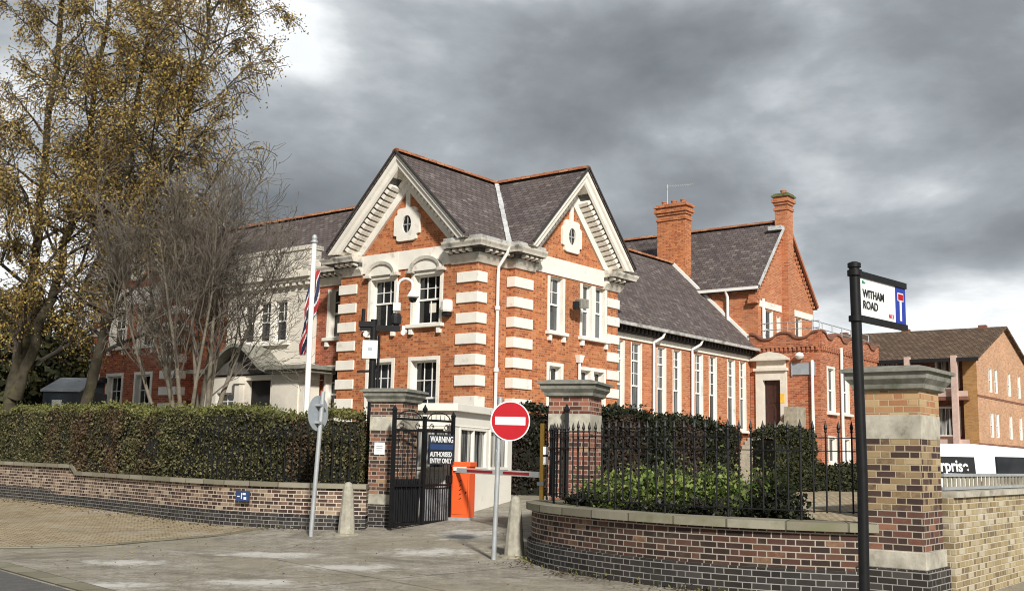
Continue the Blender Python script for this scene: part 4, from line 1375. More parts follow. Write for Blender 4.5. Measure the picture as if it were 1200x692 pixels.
t = onb('alarm_box', 'cream bell alarm box with black base on the brick of the left gable', 'alarm', (0, 1.12, 6.05))
m = MB()
m.lathe((0, 0, 0), [(0.0, 0), (0.17, 0.0), (0.2, 0.06), (0.2, 0.3), (0.14, 0.38), (0, 0.4)], 8)
m.build('case', 'post_yellow' if False else 'kiosk_paint', t, M=Matrix.Translation((-0.09, 0, -0.14)))
m = MB()
m.box(-0.2, 0.0, -0.12, 0.12, -0.26, -0.15)
m.build('base', 'ink_black', t)
t = onb('floodlight', 'small grey and black floodlight on the right gable between the upper windows', 'light', (4.6, -0.3, 6.62))
m = MB()
m.bar((0.1, 0, -0.1), (0.05, -0.35, 0), 0.05)
m.build('bracket', 'ink_black', t)
m = MB()
m.hexa([(-0.22, -0.5, -0.2), (0.16, -0.56, -0.16), (0.2, -0.3, -0.1), (-0.16, -0.26, -0.14), (-0.22, -0.5, 0.1), (0.16, -0.56, 0.14), (0.2, -0.3, 0.2), (-0.16, -0.26, 0.16)])
m.build('lamp_head', 'cap_stone', t, bevel=0.02)
m = MB()
m.box(-0.36, -0.2, -0.42, -0.26, -0.22, 0.04)
m.build('sensor', 'ink_black', t)
t = onb('wall_sign', 'plain grey sign board beside the entrance door in the scalloped block', 'sign', (19.64, -2.0, 5.55))
m = MB()
m.box(-0.06, 0.0, -0.46, 0.5, -0.25, 0.25)
m.build('board', 'sign_grey', t)
m = MB()
for q in (-0.52, 0.5):
    m = MB()
    m.box(-0.08, 0, q, q + 0.05, -0.3, 0.3)
    m.build('frame_post', 'galvanised', t)
t = onb('wall_lamp', 'white round bulkhead lamp under the scalloped parapet', 'light', (19.64, -1.9, 6.1))
m = MB()
m.lathe((0, 0, 0), [(0.02, -0.16), (0.14, -0.12), (0.2, 0.0), (0.14, 0.12), (0.02, 0.16)], 12)
m.build('globe', 'white_paint', t, smooth=True, M=Matrix.Translation((-0.2, 0, 0)))
m = MB()
m.box(-0.12, 0, -0.1, 0.1, -0.08, 0.08)
m.build('mount', 'galvanised', t)
t = onb('notice', 'small yellow notice on the stone door jamb of the entrance block', 'sign', (19.54, -1.05, 4.3))
m = MB()
m.box(-0.012, 0, -0.1, 0.1, -0.2, 0.2)
m.build('plate', 'post_yellow', t)
t = onb('tv_aerial', 'thin grey television aerial fixed on the big brick chimney', 'aerial', (20.0, 4.9, 13.6))
m = MB()
m.tube([(0, 0, 0), (0, 0, 1.1)], 0.028, 6)
m.build('mast', 'galvanised', t)
m = MB()
m.tube([(0, 0.1, 1.02), (0, -1.4, 0.92)], 0.016, 5)
for j in range(11):
    y = 0.0 - j * 0.13
    m.tube([(-0.16, y, 1.0 - j * 0.009 - 0.07), (0.16, y, 1.0 - j * 0.009 + 0.1)], 0.011, 4)
m.build('boom', 'galvanised', t)

# ------------------------------------------------------------------ boundary walls, pillars
W_TOP = 0.97


def wtop(x, y):
    return 1.14 if x < -11.0 else 0.97


t = thing('boundary_wall', 'low brick boundary wall with stone coping under the long left hedge', 'wall', (-8, 25, 0))
T0 = Matrix.Translation((8, -25, 0))
lowz = lambda x, y: gz(x, y) - 0.15
PL = WALL_L[::-1]
ribbon(PL, 0.0, 0.34, 0.3, lambda x, y: wtop(x, y) - 0.09).build('brickwork', 'brick_left_wall', t, M=T0)
ribbon(PL, -0.05, 0.36, lowz, lambda x, y: 0.36 + (0.12 if x < -12 else 0)).build('plinth', 'brick_blue', t, M=T0)
ribbon(PL, -0.07, 0.42, lambda x, y: wtop(x, y) - 0.09, wtop).build('coping', 'coping_joint', t, M=T0)

WALL_R = [(1.05, 18.35), (0.72, 18.25), (0.48, 17.9), (0.36, 17.4), (0.38, 16.8), (0.55, 16.15), (0.86, 15.5), (1.35, 14.72), (2.05, 13.95), (2.9, 13.38), (3.6, 13.1), (4.35, 12.95)]
t = thing('front_wall', 'curved low brick wall with dark plinth sweeping from the gate to the corner pillar', 'wall', (2, 14, 0))
T1 = Matrix.Translation((-2, -14, 0))
ribbon(WALL_R, -0.0, 0.36, 0.30, 0.785).build('brickwork', 'brick_front', t, M=T1)
ribbon(WALL_R, -0.06, 0.38, -0.15, 0.335).build('plinth', 'brick_blue', t, M=T1)
ribbon(WALL_R, -0.09, 0.46, 0.785, 0.885).build('coping', 'coping_joint', t, M=T1, bevel=0.012)


def pillar(label, loc, rot, w, zt, z0, mats, group=None):
    t = thing('gate_pillar', label, 'pillar', (loc[0], loc[1], z0), rot, group)
    H = zt - z0
    h = w / 2

    def bx(g, a, b):
        m = MB()
        m.box(-h - g, h + g, -h - g, h + g, a, b)
        return m
    bx(0.055, -0.3, 0.40).build('plinth', 'brick_blue', t)
    bx(0.03, 0.40, 0.60).build('base_stone', 'cap_band', t, bevel=0.012)
    if len(mats) > 2:
        bx(0, 0.60, 1.06).build('shaft', mats[2], t)
        bx(0.0, 1.06, H - 0.82).build('shaft', mats[0], t)
    else:
        bx(0, 0.60, H - 0.82).build('shaft', mats[0], t)
    bx(0.004, H - 0.82, H - 0.54).build('stone_band', 'cap_band', t)
    bx(0, H - 0.54, H - 0.26).build('neck', mats[1], t)
    m = MB()
    prof = [(0.02, H - 0.26), (0.06, H - 0.24), (0.07, H - 0.19), (0.12, H - 0.13), (0.125, H - 0.055), (0.165, H - 0.05), (0.165, H - 0.01), (0.0, H + 0.03)]
    for i in range(len(prof) - 1):
        (g, a), (g2, b) = prof[i], prof[i + 1]
        p, q = h + g, h + g2
        m.add([(-p, -p, a), (p, -p, a), (p, p, a), (-p, p, a), (-q, -q, b), (q, -q, b), (q, q, b), (-q, q, b)], [(0, 1, 5, 4), (1, 2, 6, 5), (2, 3, 7, 6), (3, 0, 4, 7)])
    q = h + prof[-1][0]
    m.add([(-q, -q, H + 0.03), (q, -q, H + 0.03), (q, q, H + 0.03), (-q, q, H + 0.03)], [(0, 1, 2, 3)])
    q = h + 0.02
    m.add([(-q, -q, H - 0.26), (q, -q, H - 0.26), (q, q, H - 0.26), (-q, q, H - 0.26)], [(3, 2, 1, 0)])
    m.build('cap', 'cap_stone', t)
    return t


GY = R(-20)      # gate pillars are turned with the drive
pillar('dark brick gate pillar with stone cap at the end of the long left wall', (-2.36, 22.42), GY, 0.72, 2.86, gz(-2.36, 22.42), ('brick_gate', 'brick_gate'), 'stone-capped brick pillars')
pillar('red brick gate pillar with stone cap behind the railings', (1.12, 18.62), GY, 0.72, 2.84, gz(1.12, 18.62), ('brick_gate_red', 'brick_gate_red'), 'stone-capped brick pillars')
cn = Vector((4.715, 12.55, 0)) + U * 0.355 + V * 0.355
pillar('yellow and dark brick corner pillar with stone cap beside the street name post', (cn.x, cn.y), R(52), 0.71, 2.69, 0.0, ('brick_pillar', 'brick_neck', 'brick_pillar_dark'), 'stone-capped brick pillars')

YW0 = Vector((4.98, 12.72, 0)) + V * 0.50
yw = [(YW0.x, YW0.y), (YW0.x + V.x * 6, YW0.y + V.y * 6), (YW0.x + V.x * 18, YW0.y + V.y * 18)]
t = thing('side_wall', 'yellow stock brick wall running back from the corner pillar', 'wall', (YW0.x, YW0.y, 0))
T2 = Matrix.Translation((-YW0.x, -YW0.y, 0))
ribbon(yw, 0.0, 0.3, -0.1, 1.2, step=0.5).build('brickwork', 'brick_stock', t, M=T2)
ribbon(yw, -0.04, 0.34, 1.2, 1.27, step=0.5).build('coping', 'cap_band', t, M=T2)
t = thing('low_railing', 'row of short grey flat pales along the top of the yellow wall', 'railing', (YW0.x, YW0.y, 1.27))
for zz_, nm in ((0.19, 'top_rail'), (0.03, 'bottom_rail')):
    m = MB()
    a = Vector((0, 0, zz_)) + U * 0.15 + V * 0.1
    m.bar(a, a + V * 14, 0.05, 0.035)
    m.build(nm, 'galvanised', t)
for j in range(70):
    m = MB()
    p = U * 0.15 + V * (0.15 + j * 0.19)
    q = p + V * 0.1
    m.bar((p.x, p.y, 0.11), (q.x, q.y, 0.11), 0.018, 0.2)
    m.build('pale', 'coping_stone', t)


def spear(mb, x, y, z0, z1, r=0.011):
    mb.tube([(x, y, z0), (x, y, z1 - 0.13)], r, 6)
    mb.lathe((x, y, z1 - 0.14), [(r, 0), (0.02, 0.015), (0.013, 0.03), (0.024, 0.06), (0.001, 0.15)], 6)


def railing(label, path, off, spacing, zb, zt, zr, n_max, skip=0.0):
    sw = path_sweep(path, None, step=spacing)
    t = thing('iron_railing', label, 'railing', (sw[0][0].x, sw[0][0].y, 0))
    o = Matrix.Translation((-sw[0][0].x, -sw[0][0].y, 0))
    pts = [q + nn * off for q, nn, s in sw]
    for z in zr:
        m = MB()
        for i in range(len(pts) - 1):
            f = (pts[i + 1] - pts[i]) * 0.04
            a, b = pts[i] - f, pts[i + 1] + f
            m.bar((a.x, a.y, z), (b.x, b.y, z), 0.038, 0.012, up=(0, 0, 1))
        m.build('rail', 'black_iron', t, M=o)
    for i, p in enumerate(pts[:n_max]):
        m = MB()
        leg = i % 6 == 3
        spear(m, p.x, p.y, zb if leg else zr[0] - 0.02, zt + (0.02 if leg else 0), 0.016 if leg else 0.0115)
        m.build('railing_bar', 'black_iron', t, M=o)
    return t


RP = [(0.95, 18.05), (0.74, 17.8), (0.64, 17.4), (0.66, 16.9), (0.82, 16.3), (1.12, 15.68), (1.6, 14.95), (2.25, 14.22), (3.05, 13.7), (3.7, 13.4), (4.3, 13.25)]
railing('black spear-topped railing on the curved front wall before the shrubs', RP, 0.0, 0.15, 0.87, 2.08, (1.0, 1.72, 1.88), 60)
railing('black spear-topped railing in front of the long left hedge', [(-3.0, 21.97), (-3.6, 21.97), (-4.6, 22.22), (-5.8, 22.85), (-7.0, 23.95), (-8.6, 25.7), (-10.4, 27.6)], 0.0, 0.17, 0.95, 2.08, (1.05, 1.92), 70)

# ------------------------------------------------------------------ gates
HG = Vector((-2.25, 21.45, 0))
FGe = Vector((-1.17, 22.85, 0))


def gate(label, hinge, free, h, z0, plate=True, mirror=False, group='wrought iron gate leaves'):
    d = free - hinge
    L = d.length
    rot = math.atan2(d.y, d.x)
    t = thing('iron_gate', label, 'gate', (hinge.x, hinge.y, z0), rot, group)
    m = MB()
    for x in (0.0, L * 0.5, L):
        m.box(x - 0.032, x + 0.032, -0.032, 0.032, 0.02, h + (0.06 if x == 0 else -0.02))
    for z in (0.06, 0.80, h - 0.12, h - 0.34):
        m.box(0.03, L - 0.03, -0.02, 0.02, z, z + 0.045)
    m.build('frame', 'black_iron', t)
    for x, z in ((0, h + 0.06), (L * 0.5, h + 0.1), (L, h)):
        m = MB()
        m.lathe((x, 0, z), [(0.015, -0.06), (0.045, -0.02), (0.055, 0.02), (0.03, 0.06), (0.004, 0.12)], 8)
        m.build('finial', 'black_iron', t)
    m = MB()
    for sx in (0.25, 0.75):          # scrolled overthrow between stiles
        pts = [(L * sx + L * 0.2 * math.cos(a), 0, h - 0.1 + 0.17 * math.sin(a)) for a in [math.pi * i / 10 for i in range(11)]]
        m.tube(pts, 0.012, 5)
    for sx in (0.12, 0.38, 0.62, 0.88):
        pts = [(L * sx + 0.07 * math.cos(a) * (1 - a / 16), 0, h - 0.235 + 0.07 * math.sin(a) * (1 - a / 16)) for a in [i * 0.55 for i in range(16)]]
        m.tube(pts, 0.009, 5)
    m.build('scrollwork', 'black_iron', t)
    nb = 13
    for i in range(1, nb):
        x = L * i / nb
        if abs(x - L * 0.5) < 0.06:
            continue
        b = MB()
        b.tube([(x, 0.0, 0.08), (x, 0.0, h - 0.3)], 0.009, 6)
        b.tube([(x, 0.0, h - 0.1), (x, 0.0, h + 0.02)], [0.009, 0.004], 6)
        b.build('gate_bar', 'black_iron', t)
    for i in range(1, 2 * nb):
        x = L * i / (2 * nb)
        if i % 2 == 0:
            continue
        b = MB()
        b.tube([(x, 0.004, 0.08), (x, 0.004, 0.95)], [0.009, 0.006], 5)
        b.build('dog_bar', 'black_iron', t)
    m = MB()
    m.box(L - 0.14, L - 0.03, -0.045, 0.045, 0.86, 1.02)
    m.build('lock', 'black_iron', t)
    if plate:
        m = MB()
        x = L * 0.5 + 0.05
        while x < L - 0.06:
            m.add([(x, 0.05, 0.12), (x + 0.05, 0.075, 0.12), (x + 0.1, 0.05, 0.12), (x, 0.05, 0.78), (x + 0.05, 0.075, 0.78), (x + 0.1, 0.05, 0.78)], [(0, 1, 4, 3), (1, 2, 5, 4)])
            x += 0.1
        b = m.build('lower_sheet', 'grey_sheet', t)
        sf = b.modifiers.new('thick', 'SOLIDIFY')
        sf.thickness = 0.004
        m = MB()
        m.box(0.06, L * 0.5 - 0.04, 0.05, 0.056, 0.12, 0.95)
        m.build('lower_sheet', 'ink_black', t)
    return t, L, rot


gt, GL, grot = gate('open black wrought iron gate leaf with ribbed lower sheet at the left pillar', HG, FGe, 2.22, gz(HG.x, HG.y) + 0.03)
gate('black wrought iron gate leaf folded back against the red brick pillar', Vector((0.95, 18.15, 0)), Vector((0.72, 19.9, 0)), 2.05, gz(0.9, 19) + 0.12, plate=False)
# notice board on the left leaf
nb0 = HG + (FGe - HG) * 0.54 + Vector((0, 0, gz(HG.x, HG.y) + 0.03))
t = thing('notice_board', 'dark notice board with white capitals tied to the open left gate', 'sign', nb0, grot)
m = MB()
bw_, bz0, bz1 = GL * 0.44, 1.24, 1.84
m.box(0, bw_, -0.075, -0.045, bz0, bz1)
m.build('board', 'board_navy', t, bevel=0.004)
for txt, z, sz in (('WARNING', 1.69, 0.17), ('AUTHORISED', 1.40, 0.135), ('ENTRY ONLY', 1.27, 0.135)):
    text_mesh('lettering', txt, sz, 'sign_white', t, Matrix.Translation((0.03, -0.077, z)), sx=0.86 if txt == 'WARNING' else 0.82, bold=0.003)
m = MB()
m.box(0.03, bw_ - 0.04, -0.0785, -0.0755, 1.54, 1.65)
m.build('faded_panel', 'plate_blue', t)
# plaque on the folded gate
t = thing('notice_board', 'small white notice fixed to the folded gate leaf', 'sign', (0.70, 18.55, 1.45), R(-4))
m = MB()
m.box(-0.12, 0.12, -0.01, 0.01, 0, 0.30)
m.build('board', 'sign_white', t)
m = MB()
m.box(-0.12, 0.12, -0.014, -0.0101, 0.13, 0.17)
m.build('stripe', 'ink_black', t)

cg, sg = math.cos(GY), math.sin(GY)
pp_ = Vector((-2.36, 22.42, 0)) + Vector((cg * -0.12 + sg * 0.366, sg * -0.12 - cg * 0.366, 0))
t = thing('plaque', 'small square white plaque on the dark left gate pillar', 'sign', (pp_.x, pp_.y, 1.68), GY)
m = MB()
m.box(-0.115, 0.115, -0.012, 0.0, -0.12, 0.12)
m.build('plate', 'sign_white', t)
m = MB()
for z in (0.04, 0.0, -0.05):
    m.box(-0.07, 0.07, -0.014, -0.0121, z, z + 0.012)
m.build('inscription', 'sign_grey', t)

t = thing('plate_sign', 'small blue enamel plate on the low left boundary wall', 'sign', (-5.33, 22.27, 0.68), math.atan2(0.6, -1.0) + math.pi)
m = MB()
m.box(-0.17, 0.17, -0.03, 0.02, -0.1, 0.1)
m.build('plate', 'plate_blue', t)
m = MB()
m.box(-0.02, 0.0, -0.034, -0.0301, -0.06, 0.06)
m.box(0.02, 0.1, -0.034, -0.0301, 0.02, 0.06)
m.box(0.05, 0.12, -0.034, -0.0301, -0.07, -0.02)
m.box(-0.13, -0.06, -0.034, -0.0301, -0.02, 0.0)
m.build('markings', 'sign_white', t)

# ------------------------------------------------------------------ traffic barrier
bz = gz(-0.9, 23.1)
t = thing('traffic_barrier', 'orange barrier cabinet with red and white arm across the gateway', 'barrier', (-0.93, 22.9, bz), GY)
m = MB()
m.box(-0.2, 0.2, -0.17, 0.17, 0.0, 1.0)
m.box(-0.22, 0.22, -0.19, 0.19, 1.06, 1.16)
m.box(-0.2, 0.2, -0.17, 0.17, 1.0, 1.06)
cab = m.build('cabinet', 'barrier_orange', t, bevel=0.015)
m = MB()
m.box(-0.24, 0.24, -0.2, 0.2, -0.05, 0.03)
m.build('base_plate', 'galvanised', t)
m = MB()
for j in range(5):
    m.tube([(-0.02, -0.172, 0.4 + j * 0.09), (0.03, -0.172, 0.43 + j * 0.09)], 0.008, 5)
m.build('vents', 'ink_black', cab)
m = MB()
m.box(-0.175, 0.175, -0.1722, -0.1702, 0.93, 0.936)
m.box(-0.175, 0.175, -0.1722, -0.1702, 0.09, 0.096)
for x in (-0.175, 0.17):
    m.box(x, x + 0.005, -0.1722, -0.1702, 0.096, 0.93)
m.box(0.12, 0.145, -0.178, -0.1702, 0.52, 0.56)
m.build('door_seam', 'ink_black', cab)
A0 = Vector((-0.93, 22.9, 0)) + Vector((sg * 0.26, -cg * 0.26, 0))
A1 = Vector((0.545, 19.25, 0))
za0, za1 = 1.27, 1.27
inv = (Matrix.Translation((-0.93, 22.9, bz)) @ Matrix.Rotation(GY, 4, 'Z')).inverted()
LA = (A1 - A0).length
dA = (A1 - A0).normalized()
A0s = A0 - dA * 0.35
arm = MB()
arm.bar((A0s.x, A0s.y, za0), (A1.x, A1.y, za1), 0.04, 0.10)
am = arm.build('arm', 'sign_white', t, M=inv)
m = MB()
for f0, f1 in ((0.13, 0.47), (0.60, 0.90)):
    p, q = A0 + dA * (LA * f0), A0 + dA * (LA * f1)
    m.bar((p.x, p.y, za0), (q.x, q.y, za0), 0.046, 0.05)
m.build('red_stripe', 'barrier_red', am, M=inv)
m = MB()
m.box(-0.14, 0.14, -0.22, -0.1715, 0.98, 1.06)
m.build('arm_clamp', 'sign_white', t)
t = thing('barrier_rest', 'yellow upright post that catches the barrier arm tip', 'post', (0.585, 19.15, gz(0.58, 19.15)), GY)
m = MB()
m.box(-0.035, 0.035, -0.03, 0.03, 0, 2.05)
m.build('post', 'post_yellow', t, bevel=0.006)
m = MB()
m.box(-0.06, 0.06, -0.09, -0.031, 0.98, 1.04)
m.build('cradle', 'galvanised', t)

# ------------------------------------------------------------------ kiosk
KD = math.atan2(3.55, 1.25)      # direction of the long face
kx, ky = -1.17, 22.95 + 0.25
t = thing('guard_kiosk', 'cream painted gatekeeper kiosk with large windows behind the barrier', 'kiosk', (kx, ky, 0.3), KD)
KL, KW, KH = 3.75, 1.0, 2.2       # local +x along the long face, body on the +y side


class KF(Face):
    pass


kf = Face((0, 0, 0), (1, 0, 0), (0, 1, 0))
ke = Face((0, 0, 0), (0, 1, 0), (1, 0, 0))
k_ops = [(0.35, 1.95, 1.02, 1.82), (2.2, 3.4, 1.02, 1.82)]
m = MB()
wall(m, kf, 0, KL, -0.1, KH, k_ops)
wall(m, ke, 0, KW, -0.1, KH, [(0.2, 0.95, 1.02, 1.82)])
wall(m, Face((0, KW, 0), (1, 0, 0), (0, 1, 0)), 0, KL, -0.1, KH)
wall(m, Face((KL, 0, 0), (0, 1, 0), (1, 0, 0)), 0, KW, -0.1, KH)
m.build('wall', 'kiosk_paint', t)
m = MB()
m.box(-0.12, KL + 0.1, -0.12, KW + 0.12, KH, KH + 0.16)
m.box(-0.02, KL, -0.02, KW + 0.02, KH - 0.32, KH - 0.30)
m.build('roof', 'kiosk_paint', t, bevel=0.01)
for F, ops in ((kf, k_ops), (ke, [(0.2, 0.95, 1.02, 1.82)])):
    for (a0, a1, z0, z1) in ops:
        w = MB()
        for q in np.linspace(a0, a1, 3 if a1 - a0 > 1 else 2):
            fbox(w, F, q - 0.03, q + 0.03, -0.02, 0.05, z0, z1)
        fbox(w, F, a0 - 0.03, a1 + 0.03, -0.04, 0.05, z0 - 0.06, z0)
        fbox(w, F, a0 - 0.03, a1 + 0.03, -0.025, 0.05, z1, z1 + 0.05)
        wo = w.build('window', 'kiosk_paint', t)
        g = MB()
        fbox(g, F, a0, a1, 0.055, 0.075, z0, z1)
        g.build('pane', 'pane_curtain', wo)

# ------------------------------------------------------------------ road signs, bollards
t = thing('road_sign', 'round red no entry sign with white bar on a grey post', 'sign', (-0.2, 17.04, 0), R(4), 'round traffic signs on posts')
m = MB()
m.tube([(0, 0, -0.1), (0.03, 0, 1.2), (0.05, 0, 2.47)], 0.038, 12)
m.lathe((0.05, 0, 2.47), [(0.04, 0), (0.04, 0.015), (0.01, 0.025)], 12)
m.build('post', 'galvanised', t, smooth=True)
m = MB()
m.lathe((0.21, -0.06, 2.12), [(0.308, 0.0), (0.308, 0.006)], 48, 'Y')
pl = m.build('sign_plate', 'sign_white', t)
m = MB()
m.lathe((0.21, -0.0615, 2.12), [(0.29, -0.003), (0.29, 0.001)], 48, 'Y')
m.build('red_disc', 'sign_red', pl)
m = MB()
m.box(0.21 - 0.235, 0.21 + 0.235, -0.068, -0.0647, 2.12 - 0.062, 2.12 + 0.062)
m.build('white_bar', 'sign_white', pl)
m = MB()
for z in (2.0, 2.25):
    m.box(-0.1, 0.3, -0.053, 0.045, z - 0.02, z + 0.02)
m.build('clamps', 'galvanised', t)

t = thing('road_sign', 'round grey sign seen from behind and nearly edge-on on a leaning post', 'sign', (-3.62, 20.5, 0.03), R(66), 'round traffic signs on posts')
m = MB()
L_ = Matrix.Rotation(-R(66), 4, 'Z')
m.tube([(0, 0, -0.1), tuple(L_ @ Vector((0.05, 0, 1.2))), tuple(L_ @ Vector((0.11, 0, 2.68)))], 0.042, 12)
m.build('post', 'galvanised', t, smooth=True)
tp = L_ @ Vector((0.09, 0, 2.27))
m = MB()
m.lathe((tp.x, tp.y + 0.06, tp.z), [(0.33, 0.0), (0.33, 0.012)], 40, 'Y')
m.build('sign_plate', 'sign_grey', t)
m = MB()
for z in (2.1, 2.42):
    m.box(tp.x - 0.12, tp.x + 0.12, tp.y - 0.045, tp.y + 0.058, z - 0.02, z + 0.02)
m.build('clamps', 'galvanised', t)


def bollard(label, x, y, h, r0, r1):
    t = thing('bollard', label, 'bollard', (x, y, gz(x, y)), R(15), 'tapered concrete bollards')
    m = MB()
    m.lathe((0, 0, 0), [(r0, -0.1), (r0, 0.02), (r0 * 0.97, 0.1), (r1 * 1.12, h - 0.16), (r1, h - 0.08), (r1 * 0.75, h - 0.025), (r1 * 0.3, h)], 10)
    m.build('shaft', 'concrete', t, bevel=0.01)
    m = MB()
    m.lathe((0, 0, 0), [(r0 + 0.09, -0.05), (r0 + 0.08, 0.012), (r0 + 0.03, 0.03)], 14)
    m.build('footing', 'coping_stone', t)


bollard('tapered concrete bollard standing beside the no entry sign', 0.12, 17.35, 0.93, 0.165, 0.085)
bollard('tapered concrete bollard against the left boundary wall', -3.0, 20.75, 0.97, 0.165, 0.09)

# street name post
t = thing('street_sign', 'black post with white street nameplate and blue dead end panel', 'sign', (2.475, 7.7, 0))
m = MB()
m.tube([(-0.015, 0, -0.1), (0, 0, 1.5), (-0.02, 0, 2.99)], 0.037, 14)
m.lathe((-0.02, 0, 2.99), [(0.047, -0.02), (0.047, 0.01), (0.02, 0.022)], 14)
m.lathe((-0.016, 0, 2.60), [(0.052, -0.02), (0.052, 0.02)], 14)
m.lathe((-0.018, 0, 2.93), [(0.052, -0.02), (0.052, 0.02)], 14)
m.build('post', 'black_iron', t, smooth=True)
sa = math.atan2(0.788, 0.616)
SR = Matrix.Rotation(R(45), 4, 'Z')
m = MB()
SL = 0.75
for z in (2.925, 2.605):
    m = MB()
    m.box(0.0, SL, -0.018, 0.018, z - 0.022, z + 0.022)
    m.build('frame_rail', 'black_iron', t, M=SR)
m = MB()
m.box(0.035, 0.575, -0.006, 0.006, 2.627, 2.903)
pl = m.build('nameplate', 'sign_white', t, M=SR)
m = MB()
m.box(0.575, SL - 0.005, -0.0062, 0.0062, 2.627, 2.903)
bp = m.build('blue_panel', 'sign_blue', t, M=SR)
text_mesh('lettering', 'WITHAM', 0.083, 'ink_black', pl, SR @ Matrix.Translation((0.06, -0.0085, 2.765)), sx=0.98, bold=0.0012)
text_mesh('lettering', 'ROAD', 0.083, 'ink_black', pl, SR @ Matrix.Translation((0.06, -0.0085, 2.683)), sx=0.98, bold=0.0012)
text_mesh('district_letters', 'N13', 0.045, 'ink_red', pl, SR @ Matrix.Translation((0.46, -0.0085, 2.652)), sx=1.0)
m = MB()
m.box(0.058, 0.078, -0.0085, -0.0062, 2.862, 2.885)
m.box(0.082, 0.105, -0.0082, -0.0063, 2.864, 2.876)
m.build('crest', 'ink_green', pl, M=SR)
m = MB()
m.box(0.645, 0.675, -0.0085, -0.0064, 2.65, 2.80)
m.box(0.612, 0.708, -0.0082, -0.0065, 2.80, 2.862)
m.build('white_tee', 'sign_white', bp, M=SR)
m = MB()
m.box(0.62, 0.70, -0.0105, -0.0086, 2.808, 2.853)
m.build('red_bar', 'sign_red', bp, M=SR)

# ------------------------------------------------------------------ flagpole and flag
fx, fy = -4.57, 24.6
t = thing('flagpole', 'white flagpole with ball finial rising behind the left hedge', 'flagpole', (fx, fy, gz(fx, fy)))
m = MB()
m.tube([(0, 0, -0.1), (0, 0, 6.1 - 0.0)], [0.075, 0.055], 12)
m.build('pole', 'white_paint', t, smooth=True)
m = MB()
m.lathe((0, 0, 6.1), [(0.055, 0), (0.085, 0.03), (0.085, 0.06), (0.05, 0.1), (0.07, 0.15), (0.04, 0.21), (0.005, 0.23)], 12)
m.build('finial', 'galvanised', t, smooth=True)
# limp flag: folded cloth, colour bands as its pieces
t = thing('flag', 'limp union flag hanging in folds from the white flagpole', 'flag', (fx, fy, 0))


def flag_strip(z0, z1, u0, u1, seed):
    mb = MB()
    nz, nu = 22, 10
    vs = []
    for i in range(nz + 1):
        for j in range(nu + 1):
            z = lerp(z0, z1, i / nz)
            u = lerp(u0, u1, j / nu)
            tz = (5.55 - z) / 1.95
            wd = 0.22 + 0.09 * math.sin(tz * 5.0)
            x = -0.10 + 0.05 + u * wd + 0.03 * math.sin(z * 5 + u * 4) - 0.10 * tz
            y = -0.09 - 0.05 * math.sin(u * 14 + z * 1.5)
            vs.append((x, y, z))
    mb.add(vs, [(i * (nu + 1) + j, i * (nu + 1) + j + 1, (i + 1) * (nu + 1) + j + 1, (i + 1) * (nu + 1) + j) for i in range(nz) for j in range(nu)])
    return mb


def flag_part():
    nz, nu = 60, 26
    groups = {'flag_red': ('red_cloth', MB()), 'flag_white': ('white_cloth', MB()), 'flag_blue': ('blue_cloth', MB())}

    def pt(i, j):
        z = lerp(5.72, 3.75, i / nz)
        u = j / nu
        tz = (5.72 - z) / 2.0
        wd = 0.22 + 0.06 * math.sin(tz * 4.2 + 0.4)
        x = -0.07 - 0.17 * tz ** 0.8 + u * wd + 0.025 * math.sin(z * 6 + u * 3)
        if tz > 0.86:
            x += (u - 0.4) * -0.6 * (tz - 0.86)
        y = 0.10 + 0.055 * math.sin(u * 15 + z * 1.3) * (0.4 + tz)
        return (x, y, z)
    for i in range(nz):
        for j in range(nu):
            v, u = i / nz, j / nu
            # folded union pattern: slanting bands
            q = (u * 0.85 + v * 1.35 + 0.06 * math.sin(v * 11)) % 0.62
            key = 'flag_red' if q < 0.17 else 'flag_white' if q < 0.24 else 'flag_blue' if q < 0.47 else 'flag_white' if q < 0.54 else 'flag_red'
            groups[key][1].add([pt(i, j), pt(i, j + 1), pt(i + 1, j + 1), pt(i + 1, j)], [(0, 1, 2, 3)])
    for key, (nm, mb) in groups.items():
        mb.build(nm, key, t, smooth=True)


flag_part()

# ------------------------------------------------------------------ cctv post
cx_, cy_ = -2.98, 23.7
t = thing('cctv_post', 'black surveillance post with dome camera on a white swan neck above the left pillar', 'camera', (cx_, cy_, gz(cx_, cy_)))
m = MB()
m.tube([(-0.03, 0, 0), (-0.03, 0, 4.25)], 0.075, 10)
m.tube([(0.09, 0.02, 0), (0.09, 0.02, 3.9)], 0.03, 8)
m.build('post', 'black_iron', t, smooth=True)
m = MB()
m.box(-0.33, 0.55, -0.05, 0.05, 4.0, 4.12)
m.box(-0.36, 0.0, -0.08, 0.08, 4.08, 4.2)
m.tube([(-0.28, 0, 4.15), (-0.27, 0, 4.48)], 0.04, 8)
m.build('crossarm', 'black_iron', t)
m = MB()
m.bar((-0.36, 0, 3.1), (0.1, 0, 3.13), 0.05)
m.build('bracket', 'black_iron', t)
m = MB()
pts = [(0.45, 0, 4.25), (0.46, 0, 5.0)] + [(0.46 + 0.17 - 0.17 * math.cos(a), 0, 5.0 + 0.17 * math.sin(a)) for a in [math.pi * i / 8 for i in range(1, 8)]] + [(0.80, 0, 4.93)]
m.tube(pts, 0.03, 8)
m.box(0.38, 0.54, -0.08, 0.08, 4.45, 4.62)
m.build('swan_neck', 'white_paint', t, smooth=False)
m = MB()
m.lathe((0.80, 0, 4.74), [(0.11, 0), (0.14, 0.03), (0.10, 0.10), (0.045, 0.2)], 14)
m.build('camera_hood', 'white_paint', t, smooth=True)
m = MB()
m.lathe((0.80, 0, 4.72), [(0.02, -0.08), (0.07, -0.06), (0.1, 0.01), (0.1, 0.03)], 14)
m.build('camera_dome', 'van_glass', t, smooth=True)
m = MB()
